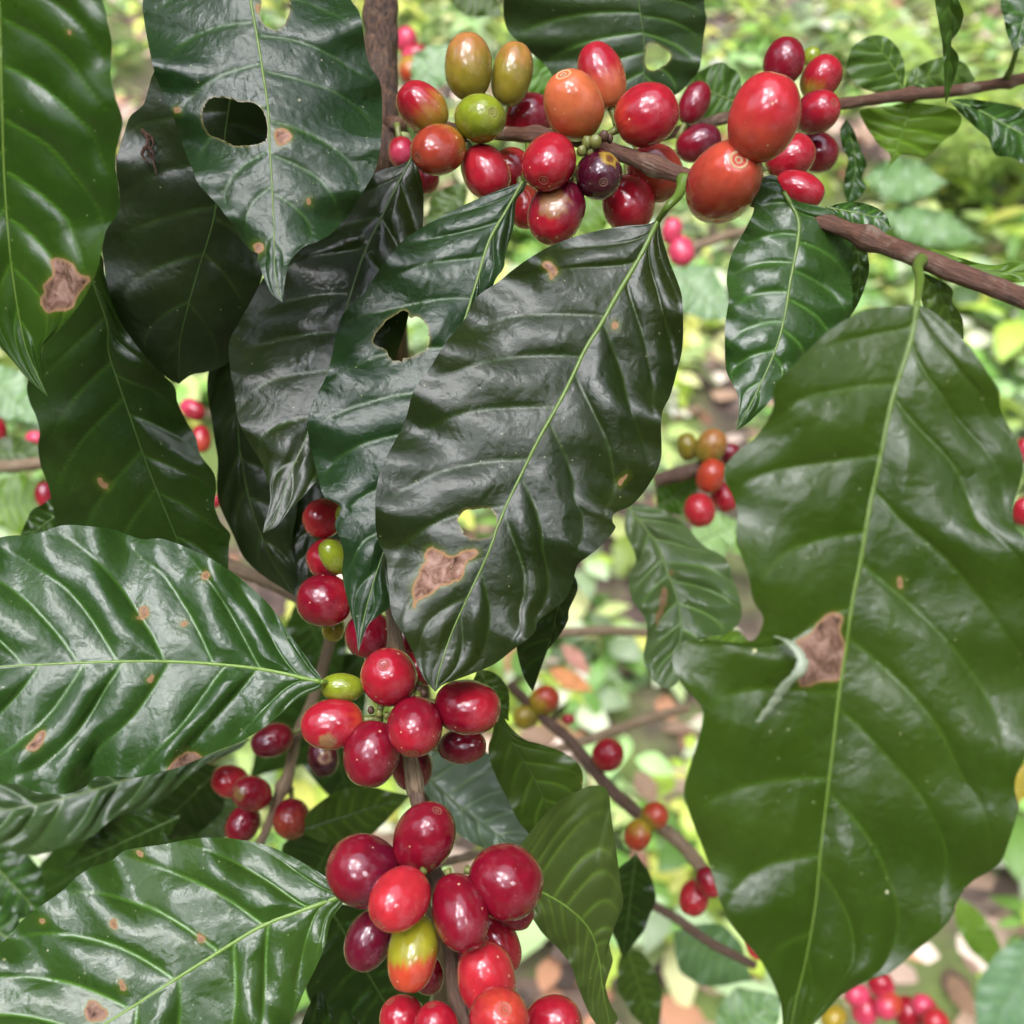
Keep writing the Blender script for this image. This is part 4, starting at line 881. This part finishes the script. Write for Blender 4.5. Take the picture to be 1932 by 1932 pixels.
Sm = 'cherries of the small cluster on the grey twig'
cherry('wine red oval cherry highest on the grey twig', 514, 1397, 41, 31, 200, 10, .375, 'D', 'Wn', Sm)
cherry('bright red cherry leftmost on the grey twig', 434, 1474, 36, 31, 160, 20, .385, 'S', 'R', Sm)
cherry('dark red cherry with an olive scar in the middle of the grey twig bunch', 475, 1497, 37, 32, 150, 40, .372, 'R', 'D', Sm, spots=[(459, 1490, 12, (0.16, 0.09, 0.03), None)])
cherry('dark red cherry lowest left on the grey twig', 458, 1555, 37, 31, -120, 20, .382, 'D', 'D', Sm)
cherry('dark red cherry right of the grey twig', 550, 1545, 37, 35, -80, 40, .375, 'D', 'B', Sm)
cherry('wine red cherry with a tan sore right of the grey twig, below the middle cluster', 610, 1428, 38, 28, -80, 15, .365, 'Wn', 'Pu', Sm, spots=[(617, 1424, 12, (0.35, 0.2, 0.1), (0.14, 0.04, 0.03))])

Br = 'blurred cherries on the stub left of the huge leaf'
def far(label, x, y, a, b, phi, d, c0, c1, g, **kw):
    return cherry(label, x, y, a, b, phi, 12, d, c0, c1, g, detail=False, stalk=kw.pop('stalk', 0), **kw)
far('small olive cherry leftmost of the blurred bunch by the huge leaf', 1297, 843, 27, 21, 100, .46, 'Ol', 'Ol', Br)
far('larger olive brown cherry on top of the blurred bunch by the huge leaf', 1341, 842, 35, 28, 60, .455, 'Ol', 'T', Br)
far('dark red cherry half behind the huge leaf, beside the olive brown one', 1374, 856, 24, 20, 20, .47, 'Wn', 'D', Br)
far('orange cherry in the blurred bunch by the huge leaf', 1341, 898, 34, 29, 70, .45, 'O', 'O', Br)
far('bright red cherry lowest of the blurred bunch by the huge leaf', 1320, 963, 33, 30, -80, .445, 'S', 'S', Br)
far('crimson cherry touching the huge leaf, in the blurred bunch', 1367, 938, 30, 24, -60, .46, 'R', 'R', Br)
far('red brown cherry beneath the brown branch stub', 1275, 915, 24, 16, 0, .48, 'B', 'B', Br)
Bd = 'blurred cherries on the dark branch'
far('lone round red cherry right of the dark blurred branch', 1147, 1424, 32, 30, 60, .48, 'R', 'R', Bd)
far('orange yellow cherry at the upper end of the dark blurred branch', 1027, 1321, 30, 27, 40, .5, 'Y', 'O', Bd)
far('olive yellow cherry left of the orange yellow one on the dark blurred branch', 992, 1353, 25, 22, 200, .5, 'Ol', 'Y', Bd)
far('tiny red cherry beside the orange yellow one', 1072, 1357, 12, 10, 0, .5, 'R', 'S', Bd)
far('olive orange cherry upper of the pair at the lower end of the dark branch', 1234, 1540, 28, 25, 40, .45, 'Ol', 'O', Bd)
far('orange red cherry lower of the pair at the lower end of the dark branch', 1204, 1575, 30, 25, -110, .448, 'Y', 'O', Bd, mid=-.2)
far('red cherry hanging below the pale pinkish branch end', 1309, 1694, 34, 29, -110, .45, 'S', 'S', Bd)
far('dark pink pointed cherry at the pale pinkish branch end', 1338, 1664, 30, 24, -60, .44, 'D', 'R', Bd)
far('red cherry slice against the huge leaf near the bottom', 1424, 1790, 26, 14, -60, .5, 'S', 'S', Bd)
Cr = 'blurred cherries at the lower right'
for lab, x, y, a, c0, c1 in [('pink red cherry highest of the lower right bunch', 1662, 1858, 27, 'K', 'R'), ('pink cherry leftmost in the lower right bunch', 1617, 1878, 25, 'K', 'K'),
        ('rosy cherry in the middle of the lower right bunch', 1632, 1905, 29, 'R', 'K'), ('orange pink cherry in the middle right of the lower right bunch', 1676, 1898, 27, 'O', 'K'),
        ('crimson cherry right of the orange pink one in the lower right bunch', 1714, 1912, 33, 'R', 'R'), ('pink cherry behind the crimson one in the lower right bunch', 1743, 1900, 25, 'K', 'R'),
        ('orange red cherry rightmost of the lower right bunch', 1766, 1930, 28, 'O', 'S'), ('yellow cherry at the bottom edge left of the lower right bunch', 1573, 1920, 26, 'Y', 'Y')]:
    far(lab, x, y, a, a * .88, (x * 7) % 360, .62 + (x % 5) * .008, c0, c1, Cr)
Ed = 'blurred cherries seen through gaps'
for lab, x, y, a, b, ph, d, c0, c1 in [
        ('pink cherry upper of the blurred trio right of the trunk', 766, 75, 24, 20, 80, .62, 'K', 'K'), ('pink red cherry middle of the blurred trio right of the trunk', 782, 104, 25, 20, 20, .62, 'K', 'R'),
        ('yellow orange cherry lowest of the blurred trio right of the trunk', 774, 132, 26, 22, -80, .61, 'Y', 'O'), ('pink cherry upper of the blurred pair right of the largest leaf stalk', 1268, 436, 26, 20, 80, .62, 'K', 'K'),
        ('pink red cherry lower of the blurred pair right of the largest leaf stalk', 1285, 474, 30, 23, -80, .62, 'K', 'K'), ('pinkish red cherry cut by the right edge, upper', 1934, 850, 24, 20, 90, .6, 'K', 'R'),
        ('crimson cherry cut by the right edge, lower', 1932, 965, 28, 24, 90, .55, 'R', 'R'), ('pink bud like cherry left of the broad dark leaf', 66, 827, 18, 14, 0, .55, 'K', 'K'),
        ('dark red cherry left of the broad dark leaf', 87, 935, 27, 20, 100, .5, 'R', 'D'), ('red cherry cut by the left edge', -4, 812, 24, 16, 90, .55, 'R', 'R'),
        ('pink elongated cherry in the gap between the two dark left leaves', 364, 773, 36, 18, -30, .5, 'K', 'R'), ('red cherry lower in the gap between the two dark left leaves', 380, 828, 36, 18, -80, .5, 'R', 'O'),
        ('red sliver of cherry at the right rim of the broad dark leaf', 407, 946, 14, 9, 90, .5, 'R', 'R')]:
    far(lab, x, y, a, b, ph, d, c0, c1, Ed)

# tiny green buds and shrivelled flower remains at the nodes
def bud(label, spots, cat='bud'):
    r0 = P(*spots[0][:3]); o = root_empty('flower_bud_knot', r0, label, cat, 'bud knots on the branches')
    for i, (x, y, d, rad, dk) in enumerate(spots):
        c = P(x, y, d); V = []; F = []
        k = rad * mpx(d); nn = 10
        for a in range(7):
            th = math.pi * a / 6
            for b in range(nn):
                p = 2 * math.pi * b / nn
                f = 1 + .25 * mnoise.noise(Vector((a * .7 + i, b * .9, x)))
                V.append((c + Vector((math.sin(th) * math.cos(p) * k * f, math.sin(th) * math.sin(p) * k * f, math.cos(th) * k * 1.25 * f)))[:])
        for a in range(6):
            for b in range(nn): F.append((a * nn + b, (a + 1) * nn + b, (a + 1) * nn + (b + 1) % nn, a * nn + (b + 1) % nn))
        mesh_obj('bud', V, F, M_DARKBR if dk else M_STALK, o)
bud('knot of small green buds on the branch under the large orange cherry', [(1108, 270, .262, 11, 0), (1124, 268, .261, 12, 0), (1098, 285, .262, 9, 0), (1140, 256, .262, 9, 1), (1115, 288, .263, 8, 0), (1150, 262, .264, 7, 1)])
bud('knot of brown and green buds in the middle of the middle cluster', [(715, 1346, .258, 8, 0), (700, 1340, .26, 7, 1), (790, 1302, .258, 9, 1), (800, 1308, .257, 8, 1), (730, 1350, .258, 7, 0)])
bud('dark bud knot under the upright cherry of the lowest cluster', [(845, 1660, .243, 10, 1), (832, 1668, .243, 9, 1), (855, 1672, .244, 8, 0)])

# crumb of dry bark on the dark leaf
rr = random.Random(4); cv = []; cf = []
for pth in ([(268, 244), (274, 252), (280, 264), (276, 278), (282, 292), (290, 308), (297, 332)], [(270, 250), (284, 258), (290, 270), (284, 284)], [(274, 276), (268, 290), (276, 304), (284, 312)], [(284, 262), (278, 272), (288, 286), (290, 302)]):
    pp = catmull([(a + rr.uniform(-1, 1), b, 281.5 - rr.uniform(0, 2.2)) for a, b in pth], 30)
    V, F = tube_mesh(PN(pp[:, 0], pp[:, 1], pp[:, 2] / 1000), np.array([mpx(.28) * (2.2 + 2.4 * abs(math.sin(k * 1.1 + rr.random()))) * (1 - k / 45) for k in range(30)]), 7, .5, 2)
    b0 = len(cv); cv += V.tolist(); cf += [tuple(b0 + q for q in f) for f in F]
o = mesh_obj('bark_crumb', cv, cf, M_BRANCH, origin=P(285, 290, .2785))
o.data.uv_layers.new(name='UVMap')
tag(o, 'shrivelled brown crumb of dry flower stuck on the very dark upper left leaf', 'debris')
# curled strip of the torn edge on the huge leaf
sp = catmull([(1462, 1200, 190), (1490, 1212, 188), (1512, 1240, 186.5), (1508, 1268, 186), (1484, 1290, 187), (1462, 1322, 189), (1430, 1362, 191)], 40)
cv = []; cf = []
for i, (x, y, dd) in enumerate(sp):
    wd = (7 * math.sin(math.pi * (i + 2) / 44) ** .8 + 2) * (1 + .35 * mnoise.noise(Vector((i * .45, 2, 1))))
    c = P(x, y, dd / 1000); k = mpx(.19)
    for j in range(7):
        a = math.pi * (j / 6 - .5) * 0.9
        cv.append((c + FX * wd * k * 1.3 * math.sin(a) * (1 + .5 * mnoise.noise(Vector((i * .8, j * 1.0, 5)))) + FZ * wd * k * .5 * math.cos(a))[:])
for i in range(39):
    for j in range(6): cf.append((i * 7 + j, i * 7 + j + 1, (i + 1) * 7 + j + 1, (i + 1) * 7 + j))
o = mesh_obj('curled_leaf_scrap', cv, cf, midrib_material('curled_scrap', (0.14, 0.19, 0.11), (0.27, 0.30, 0.21)), origin=P(1500, 1250, .188))
tag(o, 'pale grey green curled scrap of leaf at the torn edge of the huge right leaf', 'leaf scrap')

# ------------------------------------------------------------------ ground and everything low behind
def groundmat():
    m, nt = newmat('plantation_soil'); n = N(nt)
    obj = n.new('ShaderNodeTexCoord').outputs['Object']
    a = n.noise(obj, 1.6, 5, 0.6); b = n.noise(obj, 16, 6, 0.7)
    col = n.ramp(b, [(0.3, (0.025, 0.017, 0.013)), (0.5, (0.09, 0.06, 0.047)), (0.65, (0.18, 0.13, 0.10)), (0.8, (0.32, 0.25, 0.20))])
    moss = n.mix(n.noise(obj, 30, 4, 0.6), (0.06, 0.10, 0.02), (0.20, 0.27, 0.06))
    col = n.mix(n.sstep(a, 0.42, 0.58), col, moss)
    p = n.new('ShaderNodeBsdfPrincipled'); n.link(col, p.inputs['Base Color']); p.inputs['Roughness'].default_value = 0.9
    bp = n.new('ShaderNodeBump'); bp.inputs['Strength'].default_value = 0.8; bp.inputs['Distance'].default_value = 0.02
    n.link(b, bp.inputs['Height']); n.link(bp.outputs[0], p.inputs['Normal'])
    out = n.new('ShaderNodeOutputMaterial'); n.link(p.outputs[0], out.inputs[0])
    return m
xs = np.concatenate([np.linspace(-60, -4, 15), np.linspace(-3.6, 3.6, 80), np.linspace(4, 60, 15)])
ys = np.concatenate([np.linspace(-60, -1.5, 12), np.linspace(-1, 7, 90), np.linspace(8, 90, 15)])
gv = [(x, y, 0.05 * mnoise.noise(Vector((x * .9, y * .9, 0))) + 0.02 * mnoise.noise(Vector((x * 5, y * 5, 3)))) for y in ys for x in xs]
nx = len(xs)
gf = [(j * nx + i, j * nx + i + 1, (j + 1) * nx + i + 1, (j + 1) * nx + i) for j in range(len(ys) - 1) for i in range(nx - 1)]
tag(mesh_obj('ground', gv, gf, groundmat()), kind='structure')

def scatter_leaves(name, count, area, hrange, lrange, wfac, cols, mat, per=(4, 8), seed=1, mask=None, flat=0.35, minlen=3):
    r = random.Random(seed); V = []; F = []; Cc = []
    for _ in range(count):
        for _try in range(30):
            y = area[2] + (area[3] - area[2]) * r.random() ** 1.25
            x = r.uniform(-1, 1) * (area[0] + area[1] * y)
            if mask is None or mask(x, y) > r.random(): break
        h = r.uniform(*hrange); base = Vector((x, y, 0.0)); ccol = r.choice(cols); L0 = r.uniform(*lrange)
        a0 = r.uniform(0, 6.28)
        for q in range(r.randint(*per)):
            a = a0 + q * 2.4 + r.uniform(-.4, .4); L = L0 * r.uniform(.6, 1.1); el = r.uniform(-0.35, 0.9) * (1 - flat)
            hh = h * r.uniform(.3, 1.0)
            dr = Vector((math.cos(a) * math.cos(el), math.sin(a) * math.cos(el), math.sin(el)))
            sd = Vector((-math.sin(a), math.cos(a), r.uniform(-.4, .4))); up = dr.cross(sd) * -1
            wv = L * wfac * r.uniform(.8, 1.2); st = base + Vector((math.cos(a), math.sin(a), 0)) * L * r.uniform(0, .35) + Vector((0, 0, hh))
            tone = r.uniform(.30, 1.9) if flat < .5 else r.uniform(.3, 1.4); b0 = len(V)
            for t, wt in ((0, .12), (.2, .75), (.45, 1.0), (.72, .7), (1, .03)):
                c = st + dr * L * t - Vector((0, 0, L * .45 * t * t))
                for sgn in (-1, 0, 1):
                    V.append((c + sd * wv * wt * sgn + up * (-abs(sgn) * wv * .18 * -1))[:])
                    Cc.append([min(u * tone * 1.22, .88) for u in ccol])
            for i in range(4):
                for j in range(2):
                    F.append((b0 + i * 3 + j, b0 + i * 3 + j + 1, b0 + (i + 1) * 3 + j + 1, b0 + (i + 1) * 3 + j))
    o = mesh_obj(name, V, F, mat); cattr(o, np.array(Cc)); return o

M_WEED = vcol_material('weed_leaves', 0.45, 0.35, 25)
M_LITTER = vcol_material('dry_litter', 0.8, 0.1, 40, 0.3)
def wmask(x, y):
    v = mnoise.noise(Vector((x * 1.3 + 3.1, y * 1.3, 0))) + .6 * mnoise.noise(Vector((x * 3.4, y * 3.4, 5)))
    return min(max(.46 + v * 1.7 + (.22 if y > 2.2 else 0) - (.25 if y < 1.1 else 0), .03), 1)
greens = [(0.30, 0.42, 0.06), (0.44, 0.58, 0.10), (0.46, 0.60, 0.22), (0.16, 0.30, 0.06), (0.32, 0.50, 0.20), (0.46, 0.60, 0.20), (0.46, 0.60, 0.34), (0.10, 0.20, 0.04)]
gc = scatter_leaves('ground_cover', 4600, (.8, .62, .35, 7.5), (.03, .20), (.035, .105), .26, greens, M_WEED, (4, 8), 3, wmask)
tag(gc, 'light green weeds growing all over the ground behind the coffee plant', 'weeds', kind='stuff')
browns = [(0.36, 0.24, 0.17), (0.52, 0.37, 0.29), (0.28, 0.18, 0.12), (0.60, 0.46, 0.38), (0.42, 0.21, 0.12), (0.12, 0.08, 0.06)]
lt = scatter_leaves('leaf_litter', 4000, (.8, .6, .35, 6), (.005, .05), (.05, .14), .24, browns, M_LITTER, (1, 2), 5, lambda x, y: 1.15 - wmask(x, y), flat=.75)
tag(lt, 'dry brown fallen leaves covering bare patches of the ground', 'leaf litter', kind='stuff')

# fern at the upper right, far behind
def fern(label, x, y, d, seed):
    c = P(x, y, d); r = random.Random(seed)
    root = root_empty('fern', (c.x, c.y, 0.0), label, 'fern')
    for k in range(7):
        a = k * .9 + r.uniform(-.2, .2); L = r.uniform(.45, .65); V = []; F = []; Cc = []
        for i in range(26):
            t = i / 25; h = .35 * t + .18 * math.sin(math.pi * t * .9)
            p = Vector((c.x + math.cos(a) * L * t * .8, c.y + math.sin(a) * L * t * .8, c.z * .25 + h))
            dr = Vector((math.cos(a), math.sin(a), .25 - .5 * t)); sd = Vector((-math.sin(a), math.cos(a), 0))
            for sg in (-1, 1):
                pl = .16 * (1 - t) ** .8 * min(1, t * 6 + .2); b0 = len(V)
                e = p + sd * sg * pl + dr * pl * .35 - Vector((0, 0, pl * .2))
                V += [(p - dr * .007)[:], (p + dr * .009)[:], (p.lerp(e, .5) + dr * .013)[:], e[:], (p.lerp(e, .5) - dr * .010)[:]]
                F.append((b0, b0 + 1, b0 + 2, b0 + 3, b0 + 4)); Cc += [(0.40, 0.55, 0.13)] * 5
        f = mesh_obj('frond', V, F, M_WEED, root, smooth=False); cattr(f, np.array(Cc))
fern('yellow green fern in the upper right background', 1880, 130, 2.6, 3)

# a few single dry leaves one can tell apart in the background
for i, (lab, b, t, wd, d, c) in enumerate([
        ('pinkish dry leaf on the ground below the largest leaf tip', (1060, 1215), (1115, 1275), 30, .95, (0.42, 0.19, 0.14)),
        ('orange dry leaf on the ground right of the middle cluster', (1035, 1262), (1120, 1305), 34, .95, (0.50, 0.20, 0.07)),
        ('beige dry leaf behind the lone red cherry', (1200, 1455), (1240, 1520), 40, .9, (0.30, 0.19, 0.12)),
        ('brown dry leaf beside the lower right bunch', (1790, 1840), (1840, 1920), 40, .95, (0.30, 0.17, 0.10)),
        ('pink brown fallen leaf under the orange red pair on the dark branch', (1195, 1600), (1220, 1650), 36, .8, (0.32, 0.16, 0.11))]):
    simple_leaf(lab, b, t, wd, d, gy=-.5, mat=(c, tuple(v * .7 for v in c), 0.1, 0.7, 0.2, 0.1, 0.5), seed=90 + i, rib=0, name='dry_leaf', group='fallen dry leaves', res=(30, 8), curl=.01)

# ------------------------------------------------------------------ light: soft overcast daylight from above and behind the viewer
SUN_EL, SUN_AZ = math.radians(76), math.radians(200)
GLINTS = [(175, 72, 5, 2), (222, 60, 4.5, 2), (150, 52, 4.5, 2), (250, 74, 5, 2), (195, 46, 4, 2)]  # small intense sky spots added to sharpen the highlights on the cherries
GAPS = [(190, 84, 28, 7, 1.0), (200, 50, 13, 6, .9), (255, 45, 14, 7, .7), (110, 40, 10, 5, .4)]
w = bpy.data.worlds.new('World'); sc.world = w; w.use_nodes = True
nt = w.node_tree; nt.nodes.clear(); n = N(nt)
sky = n.new('ShaderNodeTexSky'); sky.sky_type = 'NISHITA'; sky.sun_disc = False
sky.sun_elevation = SUN_EL; sky.sun_rotation = SUN_AZ
sky.air_density = 1.0; sky.dust_density = 4.0
tc = n.new('ShaderNodeTexCoord')
sep = n.new('ShaderNodeSeparateXYZ'); n.link(tc.outputs['Generated'], sep.inputs[0])
# overcast sky through gaps of the shade trees, plus added glint spots
gen = tc.outputs['Generated']
wob = n.math('MULTIPLY', n.math('SUBTRACT', n.noise(gen, 4.5, 5, 0.62, 0.3), 0.5), 0.34)
def gap(az, el, rad, soft, wb=1.0):
    az, el = math.radians(az), math.radians(el)
    v = n.new('ShaderNodeVectorMath', operation='DOT_PRODUCT'); n.link(gen, v.inputs[0])
    v.inputs[1].default_value = (math.sin(az) * math.cos(el), math.cos(az) * math.cos(el), math.sin(el))
    a, b = math.cos(math.radians(rad + soft)), math.cos(math.radians(max(rad - soft, 0)))
    return n.sstep(n.math('ADD', v.outputs['Value'], n.math('MULTIPLY', wob, wb)), a, b)
small = None
for az, el, rad, soft in GLINTS:
    g = gap(az, el, rad, soft, 0.06)
    small = g if small is None else n.math('MAXIMUM', small, g)
tot = None
for az, el, rad, soft, amp in GAPS:
    g = n.math('MULTIPLY', gap(az, el, rad, soft), amp)
    tot = g if tot is None else n.math('MAXIMUM', tot, g)
tn = n.noise(gen, 9, 5, 0.65)
trees = n.mix(n.sstep(tn, 0.45, 0.62), (0.4, 0.7, 0.2), (2.0, 2.9, 1.2))
up = n.sstep(sep.outputs[2], -0.05, 0.5)
trees = n.mix(up, n.mix(0.6, trees, (0.3, 0.45, 0.2)), trees)
bright = n.mix(0.25, (43, 42.5, 52), sky.outputs[0])
skyc = n.mix(1.0, n.mix(tot, trees, bright), n.mix(small, (0, 0, 0), (260, 258, 275)), 'ADD')
bg = n.new('ShaderNodeBackground'); n.link(skyc, bg.inputs[0]); bg.inputs[1].default_value = 0.10
out = n.new('ShaderNodeOutputWorld'); n.link(bg.outputs[0], out.inputs[0])
sl = bpy.data.lights.new('sun', 'SUN'); sl.energy = 1.25; sl.angle = math.radians(24); sl.color = (1.0, 0.96, 0.90)
so = bpy.data.objects.new('sun', sl); COL.objects.link(so)
dirv = Vector((math.sin(SUN_AZ) * math.cos(SUN_EL), math.cos(SUN_AZ) * math.cos(SUN_EL), math.sin(SUN_EL)))
so.rotation_euler = dirv.to_track_quat('Z', 'Y').to_euler(); so.location = (0, 0, 5)

sc.view_settings.view_transform = 'Standard'; sc.view_settings.look = 'None'; sc.view_settings.exposure = 0
